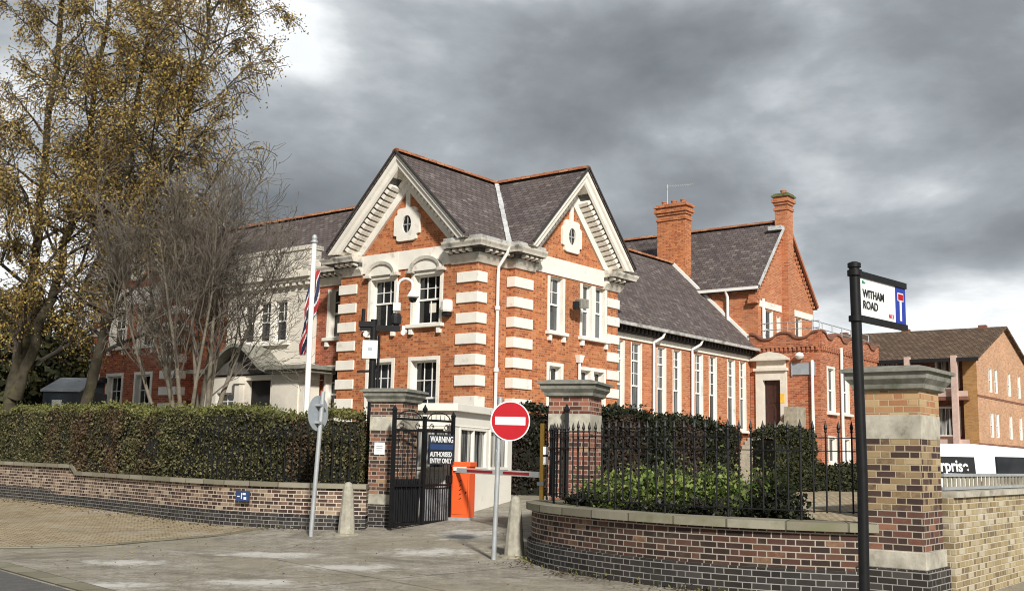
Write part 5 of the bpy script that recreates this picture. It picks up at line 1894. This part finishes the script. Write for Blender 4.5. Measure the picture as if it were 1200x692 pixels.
m.lathe((0.45, 0, 4.12), [(0.05, 0), (0.11, 0.05), (0.12, 0.2), (0.08, 0.28)], 10)
m.build('motor_housing', 'ink_black', t)
for (x, z) in ((0.62, 3.98), (-0.2, 3.93)):
    m = MB()
    m.tube([(x, -0.1, z - 0.02), (x + 0.02, 0.12, z + 0.03)], 0.055, 8)
    m.box(x - 0.03, x + 0.03, -0.03, 0.03, z + 0.03, z + 0.14)
    m.build('camera', 'white_paint', t)
m = MB()
m.box(-0.25, 0.08, -0.13, -0.07, 3.38, 3.78)
bx_ = m.build('junction_box', 'white_paint', t, bevel=0.01)
m = MB()
m.box(-0.13, -0.03, -0.134, -0.1301, 3.55, 3.63)
m.build('label_plate', 'sign_grey', bx_)

# ------------------------------------------------------------------ van
vd = R(18)
t = thing('parked_van', 'white van with black side lettering panel parked beyond the yellow wall', 'van', (8.98, 21.4, 0.0), vd)
# local +x = forward, visible side is -y
VL, VWd = 4.6, 0.88
prof = [(-1.9, 0.35), (-1.95, 1.0), (-1.92, 1.86), (-1.8, 1.96), (-0.6, 1.985), (0.6, 1.92), (1.15, 1.84), (1.85, 1.20), (2.4, 1.02), (2.52, 0.7), (2.5, 0.35)]
m = MB()
secs = [(-1.0, 0.90), (-0.985, 0.97), (-0.9, 1.0), (0.9, 1.0), (0.985, 0.97), (1.0, 0.90)]
vs = []
for ys_, sc_ in secs:
    for (x, z) in prof:
        inset = 0.0
        yy = ys_ * VWd * (1.0 if z < 1.3 else 1.0 - (z - 1.3) * 0.13)
        vs.append((x * (0.985 + 0.015 * sc_), yy, 0.35 + (z - 0.35) * (0.97 + 0.03 * sc_) if z > 1 else z))
k_ = len(prof)
m.add(vs, [(i * k_ + j, i * k_ + (j + 1) % k_, (i + 1) * k_ + (j + 1) % k_, (i + 1) * k_ + j) for i in range(len(secs) - 1) for j in range(k_)] + [tuple(range(k_))[::-1], tuple(range((len(secs) - 1) * k_, len(secs) * k_))])
m.build('body', 'van_white', t, smooth=True)
sy = lambda z: -VWd * (1.0 if z < 1.3 else 1.0 - (z - 1.3) * 0.13)


def side_panel(x0, x1, z0, z1, d):
    mb = MB()
    mb.hexa([(x0, sy(z0) - d, z0), (x1, sy(z0) - d, z0), (x1, sy(z0) + 0.03, z0), (x0, sy(z0) + 0.03, z0), (x0, sy(z1) - d, z1), (x1, sy(z1) - d, z1), (x1, sy(z1) + 0.03, z1), (x0, sy(z1) + 0.03, z1)])
    return mb


side_panel(-0.14, 0.86, 1.26, 1.76, 0.008).build('side_window', 'van_glass', t, bevel=0.02)
lp = side_panel(-1.9, -0.62, 1.36, 1.74, 0.004).build('lettering_panel', 'ink_black', t)
tl = Matrix.Translation((-1.88, sy(1.5) - 0.012, 1.475)) @ Matrix.Rotation(R(-7), 4, 'X')
text_mesh('lettering', 'enterprise', 0.30, 'sign_white', lp, tl, sx=0.88, bold=0.008)
m = MB()
m.box(-1.35, -0.72, sy(1.42) - 0.012, sy(1.42) - 0.004, 1.412, 1.435)
m.build('strapline', 'sign_white', lp)
m = MB()
for x in (-0.5, -0.22, 0.95):
    m.box(x, x + 0.012, sy(1.0) - 0.004, sy(1.0) + 0.02, 0.5, 1.3)
m.build('door_gaps', 'ink_black', t)
side_panel(-1.95, 2.2, 0.62, 0.74, 0.02).build('trim_strip', 'rubber', t)
for wx in (-1.35, 1.6):
    for s_ in (-1, 1):
        m = MB()
        m.lathe((wx, s_ * 0.86, 0.33), [(0.2, -0.1), (0.33, -0.09), (0.33, 0.09), (0.2, 0.1)], 20, 'Y')
        w = m.build('wheel', 'rubber', t, smooth=True)
        m = MB()
        m.lathe((wx, s_ * 0.93, 0.33), [(0.19, -0.04), (0.19, 0.035), (0.05, 0.05)], 16, 'Y')
        m.build('rim', 'galvanised', w)

# ------------------------------------------------------------------ flats beyond
# frame: origin at the corner nearest the camera, +x along V (gable side), +y along U (balcony side)
ox, oy = 25.75, 60.0
t = thing('apartment_block', 'three storey buff brick block of flats with brown tiled roof and balconies', 'building', (ox, oy, 0), TH)
FG_ = Face((0, 0, 0), (1, 0, 0), (0, 1, 0))
FBk = Face((0, 0, 0), (0, 1, 0), (1, 0, 0))
g_ops = []
for z in (0.75, 3.3, 5.85):
    for a in (2.4, 3.6, 6.6, 9.0):
        g_ops.append((a, a + 0.62, z - 0.1, z + 1.25))
m = MB()
wall(m, FG_, 0, 12.0, 0, 7.6, g_ops)
m.add([FG_.P(0, 0, 7.6), FG_.P(12.0, 0, 7.6), FG_.P(6.0, 0, 9.75)], [(0, 1, 2)])
wall(m, Face((12.0, 0, 0), (0, 1, 0), (1, 0, 0)), 0, 16, 0, 7.55)
m.build('wall', 'brick_flats', t, 'buff brick gable wall')
m = MB()
wall(m, FBk, 0, 0.75, 0, 7.5)
m.build('wall', 'brick_flats_ochre', t, 'ochre brick return beside the balconies')
for z in (2.7, 5.35):
    m = MB()
    fbox(m, FG_, 0.0, 12.0, -0.02, 0.02, z, z + 0.12)
    m.build('string_course', 'brick_flats_dark', t)
m = MB()
b_ops = []
for z in (0.55, 3.2, 5.85):
    b_ops += [(1.15, 2.35, z, z + 1.6), (4.6, 6.0, z, z + 1.6), (8.6, 10.4, z, z + 1.6)]
wall(m, FBk, 0.75, 16, 0, 7.5, b_ops, d=0.6)
wall(m, Face((0, 0.75, 0), (1, 0, 0), (0, 1, 0)), 0, 0.6, 0, 7.5)
m.build('wall', 'brick_flats_dark', t, 'dark recessed balcony wall')
for (a0, a1, z0, z1) in g_ops:
    window(FG_, a0, a1, z0, z1, 0.12, sur=0.03, proud=0.01, rails=(0.5,), vb=(0, 0), hb=(0, 0), sill=False, head=False, parent=t, pane='pane_curtain')
FBr = Face((0.6, 0, 0), (0, 1, 0), (1, 0, 0))
for (a0, a1, z0, z1) in b_ops:
    window(FBr, a0, a1, z0, z1, 0.12, sur=0.06, proud=0.02, rails=(), vb=(2,), hb=(0,), sill=False, parent=t, pane='pane_curtain')
for z in (2.5, 5.15):
    m = MB()
    fbox(m, FBk, 0.4, 15, -0.5, 0.6, z, z + 0.2)
    m.build('balcony_slab', 'brick_flats_dark', t)
    m = MB()
    fbox(m, FBk, 0.4, 15, -0.52, -0.44, z + 0.2, z + 0.5)
    m.build('balcony_rail', 'pale_pink_paint', t)
for a in (0.85, 3.4, 7.2):
    m = MB()
    fbox(m, FBk, a, a + 0.3, -0.82, -0.525, 0, 7.6)
    m.build('balcony_post', 'pale_pink_paint', t)
m = MB()
slab(m, [(-0.7, -0.25, 7.42), (6.0, -0.25, 9.87), (6.0, 10.0, 9.87), (-0.7, 16.5, 7.42)], 0.12)
slab(m, [(6.0, -0.25, 9.87), (12.6, -0.25, 7.45), (12.6, 16.5, 7.45), (6.0, 10.0, 9.87)], 0.12)
slab(m, [(6.0, 10.0, 9.87), (12.6, 16.5, 7.45), (-0.7, 16.5, 7.42)], 0.12)
ar = m.build('roof', 'roof_tile', t)
m = MB()
m.bar((-0.72, -0.3, 7.36), (-0.72, 16.5, 7.36), 0.1, 0.2)
m.build('gutter', 'ink_black', ar)
for y in (0.9, 5.5, 9.5):
    m = MB()
    m.box(5.8, 6.2, y, y + 0.45, 9.8, 10.0)
    m.build('ridge_vent', 'brick_flats_dark', ar)
# lower neighbour behind the flats
t = thing('apartment_block', 'lower brown-roofed wing of flats behind the entrance block', 'building', bw((48, 10, 0)), TH)
m = MB()
m.box(0, 9, 0, 14, 0, 7.2)
m.build('wall', 'brick_flats', t)
m = MB()
m.prism([(-0.4, -0.3, 7.2), (9.4, -0.3, 7.2), (4.5, -0.3, 9.9)], (0, 14.6, 0))
m.build('roof', 'roof_tile', t)

# ------------------------------------------------------------------ planting


def hedge(name, label, path, width, z0f, ztf, n, size, mat, core_in=0.1, wob=0.06, top_mat=None, brown=None, cat='hedge', off=0.0, group=None, holes=0.3):
    """clipped hedge along a path: dark inner mass + leaf blades over front, back, top and ends"""
    sw = path_sweep(path, None, step=0.3)
    S = sw[-1][2]
    c0 = sw[0][0]
    t = thing(name, label, cat, (c0.x, c0.y, z0f(c0.x, c0.y)), 0, group)
    o = Vector((c0.x, c0.y, z0f(c0.x, c0.y)))
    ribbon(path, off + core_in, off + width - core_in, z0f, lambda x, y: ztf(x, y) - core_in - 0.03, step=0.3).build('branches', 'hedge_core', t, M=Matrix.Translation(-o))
    ss = np.array([q[2] for q in sw])
    X = np.array([[q[0].x, q[0].y] for q in sw])
    Nn = np.array([[q[1].x, q[1].y] for q in sw])

    def sample(m_, kind):
        s = RNG.uniform(0, S, m_)
        x = np.stack([np.interp(s, ss, X[:, 0]), np.interp(s, ss, X[:, 1])], 1)
        nn = np.stack([np.interp(s, ss, Nn[:, 0]), np.interp(s, ss, Nn[:, 1])], 1)
        zb = np.array([z0f(a, b) for a, b in x])
        zt = np.array([ztf(a, b) for a, b in x])
        wv = wob * (np.sin(s * 2.3) + np.sin(s * 5.1 + 1) * 0.6)
        if kind == 'front':
            z = zb + (zt - zb) * RNG.uniform(0, 1, m_)
            w2 = wv + wob * 0.8 * np.sin(z * 7 + s * 3)
            d = off + w2 * 0.6 + np.abs(RNG.normal(0, 0.05, m_)) - 0.02
        elif kind == 'back':
            z = zb + (zt - zb) * RNG.uniform(0, 1, m_)
            d = off + width - np.abs(RNG.normal(0, 0.05, m_))
        else:
            d = off + RNG.uniform(0, width, m_)
            z = zt + wv * 0.7 + RNG.normal(0, 0.035, m_)
        p = np.concatenate([x + nn * d[:, None], z[:, None]], 1)
        return p - np.array(o), s, z
    f, s, z = sample(int(n * 0.55), 'front')
    b, _, _ = sample(int(n * 0.12), 'back')
    tt, _, _ = sample(int(n * 0.33), 'top')
    ends = []
    for (q, nn, sv), sg_ in ((sw[0], -1), (sw[-1], 1)):
        m_ = int(n * 0.03)
        d = RNG.uniform(0, width, m_)
        zb, zt = z0f(q.x, q.y), ztf(q.x, q.y)
        tg = np.array([nn.y, -nn.x]) * sg_
        pz = RNG.uniform(zb, zt, m_)
        ends.append(np.stack([q.x + nn.x * (off + d) + tg[0] * RNG.uniform(-0.06, 0.06, m_), q.y + nn.y * (off + d) + tg[1] * RNG.uniform(-0.06, 0.06, m_), pz], 1) - np.array(o))
    body = np.concatenate([f, b] + ends)
    # thin places where the dark inside of the hedge shows
    q = body * 3.1
    den = np.sin(q[:, 0] * 1.7 + 1.3 * np.sin(q[:, 2] * 1.1)) + np.sin(q[:, 1] * 2.3 + q[:, 2] * 1.9) + np.sin(q[:, 0] * 4.1 - q[:, 2] * 3.3) * 0.8
    body = body[(den > -0.6) | (RNG.uniform(0, 1, len(body)) > holes * 1.5)]
    # stray shoots above the clipped line
    sh = tt[RNG.integers(0, len(tt), max(4, len(tt) // 28))]
    sh = np.repeat(sh, 5, 0) + np.stack([RNG.normal(0, 0.02, len(sh) * 5), RNG.normal(0, 0.02, len(sh) * 5), RNG.uniform(0.0, 0.13, len(sh) * 5)], 1)
    tt = np.concatenate([tt, sh])
    if brown:
        msk = (np.sin(body[:, 0] * 2.1 + body[:, 1] * 1.4) + np.sin(body[:, 0] * 4.7) * 0.6 + RNG.normal(0, 0.5, len(body))) > brown[1]
        leaves('dead_foliage', body[msk], size, brown[0], t)
        body = body[~msk]
    leaves('foliage', body, size, mat, t)
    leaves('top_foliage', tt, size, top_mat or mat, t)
    return t


hl = [(-22, 39.3), (-14.6, 32.2), (-10.9, 28.5), (-9.0, 26.5), (-7.4, 24.8), (-6.1, 23.6), (-4.8, 22.85), (-3.7, 22.55), (-3.05, 22.55)]


def ztl(x, y):
    b = float(np.interp(x, [-22, -12, -9.0, -8.2, -7.2, -3.2], [2.66, 2.56, 2.50, 2.33, 2.46, 2.30]))
    return b + 0.03 * math.sin(x * 3.1) + 0.025 * math.sin(x * 7.7)


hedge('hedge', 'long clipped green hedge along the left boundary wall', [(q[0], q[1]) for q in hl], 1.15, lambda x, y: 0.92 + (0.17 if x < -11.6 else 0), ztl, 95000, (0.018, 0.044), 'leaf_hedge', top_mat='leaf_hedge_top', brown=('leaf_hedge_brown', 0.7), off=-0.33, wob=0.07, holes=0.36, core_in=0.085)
h0 = Vector((1.75, 19.35))
hp = [(h0.x + V.x * i * 0.9, h0.y + V.y * i * 0.9) for i in range(7)]
hp[-1] = (hp[-1][0] - V.x * 0.25, hp[-1][1] - V.y * 0.25)
hedge('hedge', 'tall dark brown-green hedge behind the railings before the hall', hp, 0.9, lambda x, y: gz(x, y) - 0.05, lambda x, y: 2.36 - 0.03 * (x - 1.7) + 0.04 * math.sin(x * 6), 34000, (0.022, 0.048), 'leaf_dark', brown=('leaf_winter', 0.05), wob=0.08)
hedge('hedge', 'rounded dark evergreen hedge in front of the entrance steps', [(6.95, 28.5), (7.5, 28.7), (8.15, 29.0)], 1.2, lambda x, y: gz(x, y) - 0.05, lambda x, y: 2.34 - 0.35 * (x - 7.5) ** 2, 11000, (0.03, 0.065), 'leaf_tree', wob=0.12)
hedge('hedge', 'low dark hedge at the foot of the entrance block', [(7.6, 29.6), (9.2, 30.2), (11.0, 31.2), (13, 32.6)], 1.0, lambda x, y: gz(x, y) - 0.05, lambda x, y: 1.45 + 0.06 * math.sin(x * 4), 9000, (0.035, 0.07), 'leaf_tree', wob=0.08)
hedge('hedge', 'dark hedge behind the kiosk and the right gate pillar', [(-0.35, 28.4), (1.2, 27.6), (2.4, 26.6)], 1.0, lambda x, y: gz(x, y) - 0.1, lambda x, y: 2.75 + 0.06 * math.sin(x * 5), 9000, (0.035, 0.065), 'leaf_dark', brown=('leaf_winter', 0.5), wob=0.1)


def shrub(label, c, rad, n, size, mat, stems=5, cat='shrub', flowers=0):
    c = Vector(c)
    t = thing('shrub', label, cat, c)
    m = MB()
    for i in range(stems):
        a = RNG.uniform(0, 6.28)
        e = Vector((math.cos(a) * rad[0] * 0.6, math.sin(a) * rad[1] * 0.6, rad[2] * 1.2))
        m.tube([(0, 0, -0.05), e * 0.5 + Vector((0, 0, 0.05)), e], [0.02, 0.014, 0.006], 5)
    m.build('stems', 'bark_dark', t)
    cl = RNG.normal(size=(14, 3))
    cl /= np.linalg.norm(cl, axis=1, keepdims=True)
    cl *= RNG.uniform(0.35, 0.8, (14, 1))
    cl[:, 2] = np.abs(cl[:, 2])
    pick = RNG.integers(0, 14, n)
    p = cl[pick] + RNG.normal(0, 0.24, (n, 3))
    p[:, 2] = np.clip(p[:, 2], -0.0, None)
    p = p * np.array([rad[0], rad[1], rad[2]])
    leaves('foliage', p, size, mat, t, flat=(0, 0, 0.6))
    if flowers:
        q = p[RNG.integers(0, n, flowers)] * 1.05
        for i in range(flowers):
            f = leaves('flower', q[i] + RNG.normal(0, 0.025, (14, 3)), (0.025, 0.04), 'petal_red', t)
    return t


SH = [((1.62, 17.2), 0.6, 0.62, 'bright'), ((2.15, 16.3), 0.7, 0.66, 'bright'), ((2.75, 15.7), 0.72, 0.70, 'bright'), ((3.35, 15.2), 0.62, 0.62, 'bright'),
      ((1.25, 16.9), 0.38, 0.30, 'dark'), ((1.95, 15.35), 0.45, 0.26, 'dark'), ((2.7, 14.6), 0.5, 0.30, 'dark'), ((3.45, 14.35), 0.40, 0.52, 'dark')]
lab = ['glossy yellow-green shrub nearest the red brick pillar', 'glossy yellow-green shrub behind the middle of the curved railing', 'largest glossy yellow-green shrub below the tall hedge', 'glossy yellow-green shrub at the right end of the bed',
       'small dark leafy shrub behind the wall by the gate', 'low dark leafy shrub spilling over the curved coping', 'low dark shrub in the middle of the railing bed', 'dark arching shrub at the right end of the railing bed']
for ((x, y), r, h, kd), lb in zip(SH, lab):
    shrub(lb, (x, y, 0.75), (r, r * 0.8, h), 6000 if kd == 'bright' else 2200, (0.022, 0.05), 'leaf_bright' if kd == 'bright' else 'leaf_dark', flowers=1 if kd == 'bright' else 0)
m = MB()
m.prism([(1.1, 17.6, 0), (0.95, 17.0, 0), (1.4, 15.9, 0), (2.2, 14.8, 0), (3.2, 14.0, 0), (4.3, 13.6, 0), (4.9, 15.6, 0), (3.2, 18.2, 0), (1.9, 19.3, 0)], (0, 0, 0.76))
struct(m.build('flower_bed', 'soil'))


# fallen leaves and weeds along the foot of the walls
def foot_scatter(name, path, off, n, size, mat, spread, up, cat_kind='stuff'):
    sw = path_sweep(path, None, step=0.2)
    pts = []
    for i in range(n):
        q, nn, s_ = sw[RNG.integers(0, len(sw))]
        cl = math.sin(s_ * 3.7) + math.sin(s_ * 9.1 + 2)
        if cl < RNG.uniform(-1.6, 1.2):
            continue
        d = off - abs(RNG.normal(0, spread))
        a, b = q.x + nn.x * d + RNG.normal(0, 0.08), q.y + nn.y * d + RNG.normal(0, 0.08)
        pts.append((a, b, gz(a, b) + 0.016 + RNG.uniform(0, up)))
    o = leaves(name, np.array(pts), size, mat, None, flat=(0, 0, 2.5) if up < 0.03 else None)
    o['kind'] = 'stuff'
    return o


foot_scatter('leaf_litter', WALL_R, -0.08, 900, (0.015, 0.035), 'leaf_hedge_brown', 0.25, 0.012)
foot_scatter('leaf_litter', PL, -0.08, 1500, (0.015, 0.04), 'leaf_hedge_brown', 0.3, 0.012)
foot_scatter('weeds', WALL_R, -0.07, 420, (0.012, 0.03), 'leaf_hedge_top', 0.05, 0.07)
foot_scatter('weeds', PL, -0.07, 500, (0.012, 0.03), 'leaf_hedge_top', 0.05, 0.06)
ap = [(RNG.uniform(-6.5, 1.0), RNG.uniform(12.4, 20.5)) for _ in range(260)]
o = leaves('leaf_litter', np.array([(a, b, gz(a, b) + 0.02) for a, b in ap]), (0.012, 0.03), 'leaf_birch', None, flat=(0, 0, 2.5))
o['kind'] = 'stuff'


# trees ------------------------------------------------------------
def unit(v):
    return v / (np.linalg.norm(v) + 1e-9)


def grow(mb, p, d, L, r, lev, spec, tips, rng):
    """one limb: bends, tapers and carries the next order of limbs; tips collects (points of thin twigs)"""
    n = spec['seg'][lev]
    pts, rads = [p.copy()], [r]
    step = L / n
    for i in range(n):
        d = unit(d + rng.normal(0, spec['wig'][lev], 3) + np.array([0, 0, spec['up'][lev]]))
        p = p + d * step
        pts.append(p.copy())
        rads.append(max(spec['rmin'], r * (1 - (i + 1) / n * spec['tap'][lev])))
    mb.tube(pts, rads, spec['sides'][lev], cap=False)
    if lev >= spec['levels'] - 1:
        tips.append(np.array(pts))
        return
    nc = spec['kids'][lev]
    for j in range(nc):
        f = spec['from'][lev] + (1 - spec['from'][lev]) * (j + rng.uniform(0.2, 0.9)) / nc
        i = min(n - 1, int(f * n))
        q = pts[i] + (pts[i + 1] - pts[i]) * (f * n - i)
        dd = unit(pts[i + 1] - pts[i])
        side = unit(np.cross(dd, rng.normal(size=3)))
        a = spec['ang'][lev] * rng.uniform(0.7, 1.25)
        nd = unit(dd * math.cos(a) + side * math.sin(a))
        grow(mb, q, nd, L * spec['len'][lev] * rng.uniform(0.65, 1.2) * (1.15 - 0.5 * f), rads[i] * spec['rad'][lev], lev + 1, spec, tips, rng)


def birch(label, base, stems, n_leaf, seed, spread=1.0):
    rng = np.random.default_rng(seed)
    t = thing('birch_tree', label, 'tree', base)
    trunk, br = MB(), MB()
    tips = []
    spec = dict(levels=4, seg=[0, 6, 6, 5], wig=[0, 0.13, 0.20, 0.16], up=[0, 0.05, -0.03, -0.26], rmin=0.010, tap=[0, 0.75, 0.75, 0.6], sides=[8, 6, 5, 4],
                kids=[0, 8, 8, 0], ang=[0, 0.75, 0.85, 0], len=[0, 0.42, 0.66, 0], rad=[0, 0.5, 0.5, 0])
    spec['from'] = [0, 0.25, 0.12, 0]
    for path, r0, r1, first, nl in stems:
        pts = [np.array(q, float) for q in path]
        n = 24
        P = []
        for i in range(n + 1):
            f = i / n * (len(pts) - 1)
            a = min(len(pts) - 2, int(f))
            P.append(pts[a] + (pts[a + 1] - pts[a]) * (f - a) + rng.normal(0, 0.05, 3) * np.array([1, 1, 0]) * (i > 0))
        rad = [r0 + (r1 - r0) * (i / n) ** 0.8 for i in range(n + 1)]
        rad[0] *= 1.35
        trunk.tube(P, rad, 12, cap=False)
        for j in range(nl):
            f = first + (1 - first) * (j + rng.uniform(0, 1)) / nl
            i = min(n - 1, int(f * n))
            q = P[i] + (P[i + 1] - P[i]) * (f * n - i)
            az = j * 2.4 + rng.uniform(-0.5, 0.5)
            el = rng.uniform(0.35, 0.85)
            d = np.array([math.cos(az) * math.cos(el), math.sin(az) * math.cos(el), math.sin(el)])
            grow(br, q, d, spread * rng.uniform(2.6, 4.2) * (1.1 - 0.45 * f), max(0.03, rad[i] * 0.42), 1, spec, tips, rng)
    trunk.build('trunk', 'bark', t, smooth=True)
    br.build('branches', 'bark_dark', t)
    seg = np.concatenate([np.stack([a[:-1], a[1:]], 1) for a in tips])
    k = rng.integers(0, len(seg), n_leaf)
    w = rng.uniform(0, 1, (n_leaf, 1))
    p = seg[k, 0] * (1 - w) + seg[k, 1] * w + rng.normal(0, 0.11, (n_leaf, 3)) - np.array([0, 0, 0.06])
    leaves('crown', p, (0.028, 0.055), 'leaf_birch', t, aspect=0.55)
    return t


bzl = gz(-14.2, 31)
birch('tall yellowing birch with forked trunk at the left edge', (-14.6, 32.2, bzl),
      [([(-0.25, 0, -0.1), (0.0, 0, 3.5), (0.25, 0.2, 7), (0.15, 0.4, 12), (0.3, 0.3, 18.5)], 0.23, 0.06, 0.22, 28),
       ([(0.0, 0, 2.9), (0.75, -0.2, 5.2), (1.5, -0.4, 8.5), (1.9, -0.5, 12.0), (2.3, -0.7, 17.0)], 0.18, 0.05, 0.28, 22)], 44000, 5)
birch('tall yellowing birch with dark leaning trunk in front of the left bay', (-12.45, 31.4, gz(-12.4, 31.4)),
      [([(-0.05, 0, -0.1), (0.25, 0, 2.4), (0.75, 0.1, 5.2), (0.85, 0.2, 8.0), (1.1, 0.1, 11.5), (1.3, 0.2, 18.0)], 0.205, 0.05, 0.30, 26),
       ([(0.75, 0.1, 5.6), (1.6, 0.3, 8.0), (2.4, 0.2, 10.6), (3.0, 0.1, 13.5), (3.3, 0, 17.0)], 0.13, 0.04, 0.04, 40)], 66000, 9, 1.05)


def bare_tree(label, base, H, seed):
    rng = np.random.default_rng(seed)
    t = thing('bare_tree', label, 'tree', base)
    tr, st, br, tips = MB(), MB(), MB(), []
    spec = dict(levels=4, seg=[9, 7, 6, 5], wig=[0.07, 0.14, 0.19, 0.22], up=[0.05, 0.08, 0.05, 0.05], rmin=0.0065, tap=[0.8, 0.8, 0.7, 0.5], sides=[8, 6, 4, 3],
                kids=[9, 8, 7, 0], ang=[0.55, 0.62, 0.7, 0], len=[0.50, 0.55, 0.66, 0], rad=[0.45, 0.42, 0.45, 0])
    spec['from'] = [0.40, 0.2, 0.15, 0]
    for i in range(10):
        az = i * 2.4 + rng.uniform(-0.3, 0.3)
        tilt = rng.uniform(0.05, 0.33)
        d = np.array([math.cos(az) * math.sin(tilt), math.sin(az) * math.sin(tilt), math.cos(tilt)])
        p = np.array([math.cos(az) * 0.2, math.sin(az) * 0.2, -0.1])
        n, L, r = 9, H * rng.uniform(0.66, 0.92), rng.uniform(0.065, 0.115)
        pts, rads = [p.copy()], [r]
        for k_ in range(n):
            d = unit(d + rng.normal(0, 0.06, 3) + np.array([0, 0, 0.05]))
            p = p + d * L / n
            pts.append(p.copy())
            rads.append(max(0.012, r * (1 - (k_ + 1) / n * 0.82)))
        st.tube(pts, rads, 8, cap=False)
        for q in range(9):
            f = 0.44 + 0.54 * (q + rng.uniform(0.1, 0.9)) / 9
            a = min(n - 1, int(f * n))
            o = pts[a] + (pts[a + 1] - pts[a]) * (f * n - a)
            dd = unit(pts[a + 1] - pts[a])
            sd_ = unit(np.cross(dd, rng.normal(size=3)))
            ang = 0.55 * rng.uniform(0.7, 1.3)
            grow(br, o, unit(dd * math.cos(ang) + sd_ * math.sin(ang)), L * 0.48 * rng.uniform(0.6, 1.15) * (1.2 - 0.55 * f), rads[a] * 0.5, 1, spec, tips, rng)
    tr.lathe((0, 0, 0), [(0.36, -0.15), (0.32, 0.1), (0.24, 0.45), (0.12, 0.8)], 12)
    tr.build('trunk', 'bark_grey', t, smooth=True)
    st.build('stems', 'bark_grey', t, smooth=True)
    br.build('crown', 'twig_grey', t)
    return t


bare_tree('leafless grey multi-stemmed tree in front of the stone porch', (-8.4, 29.3, gz(-8.4, 29.3)), 8.1, 3)


def far_tree(label, base, H, rad, n, mat, seed, size=(0.12, 0.22)):
    rng = np.random.default_rng(seed)
    t = thing('background_tree', label, 'tree', base, 0, 'trees in the left background')
    m = MB()
    m.tube([(0, 0, -0.2), (0.1, 0, H * 0.4), (0, 0.1, H * 0.8)], [0.22, 0.16, 0.05], 8)
    for i in range(12):
        a = i * 2.4
        z = H * (0.25 + 0.05 * i)
        m.tube([(0, 0, z), (math.cos(a) * rad * 0.7, math.sin(a) * rad * 0.7, z + rad * 0.4)], [0.07, 0.02], 5)
    m.build('trunk', 'bark_dark', t)
    c = rng.normal(size=(40, 3))
    c /= np.linalg.norm(c, axis=1, keepdims=True)
    c *= rng.uniform(0.3, 0.95, (40, 1))
    p = c[rng.integers(0, 40, n)] + rng.normal(0, 0.17, (n, 3))
    p = p * np.array([rad, rad, H * 0.42]) + np.array([0, 0, H * 0.56])
    leaves('crown', p, size, mat, t)


far_tree('dark broad-leaved tree at the far left behind the hedge', (-20.0, 44.0, 0.8), 7.5, 2.4, 6000, 'leaf_tree', 1)
far_tree('lime green bushy tree behind the grey shed', (-18.6, 50.0, 0.8), 6.0, 3.0, 7000, 'leaf_lime', 2)
far_tree('lime green low tree just above the dark garage', (-22.4, 46.0, 0.8), 5.0, 1.9, 4500, 'leaf_lime', 4, (0.09, 0.16))

# dark garage wall and shed seen under the trees at the left
t = thing('garage', 'dark flat-roofed garage in shade at the far left behind the hedge', 'building', (-26.5, 47, 0.6), R(-12))
m = MB()
m.box(0, 10, 0, 4, 0, 3.6)
m.build('wall', 'shed_dark', t)
m = MB()
m.box(-0.2, 10.2, -0.3, 4.2, 3.6, 3.8)
m.build('roof', 'ink_black', t)
m = MB()
m.box(1.2, 3.7, -0.03, 0.02, 0.05, 2.6)
m.box(4.6, 7.1, -0.03, 0.02, 0.05, 2.6)
m.build('garage_doors', 'ink_black', t)
t = thing('shed', 'small dark shed with pale grey sloping roof at the left beyond the hedge', 'shed', (-15.9, 37.2, 0.75), R(-6))
m = MB()
m.box(0, 1.3, 0, 2.0, 0, 2.72)
m.build('wall', 'shed_dark', t)
m = MB()
m.hexa([(-0.06, -0.1, 2.68), (1.36, -0.1, 2.68), (1.36, 1.2, 3.18), (-0.06, 1.2, 3.18), (-0.06, -0.1, 2.74), (1.36, -0.1, 2.74), (1.36, 1.2, 3.24), (-0.06, 1.2, 3.24)])
m.build('roof', 'shed_roof', t)
m = MB()
m.box(0.35, 0.7, -0.03, 0.02, 2.2, 2.4)
m.build('vent', 'white_paint', t)
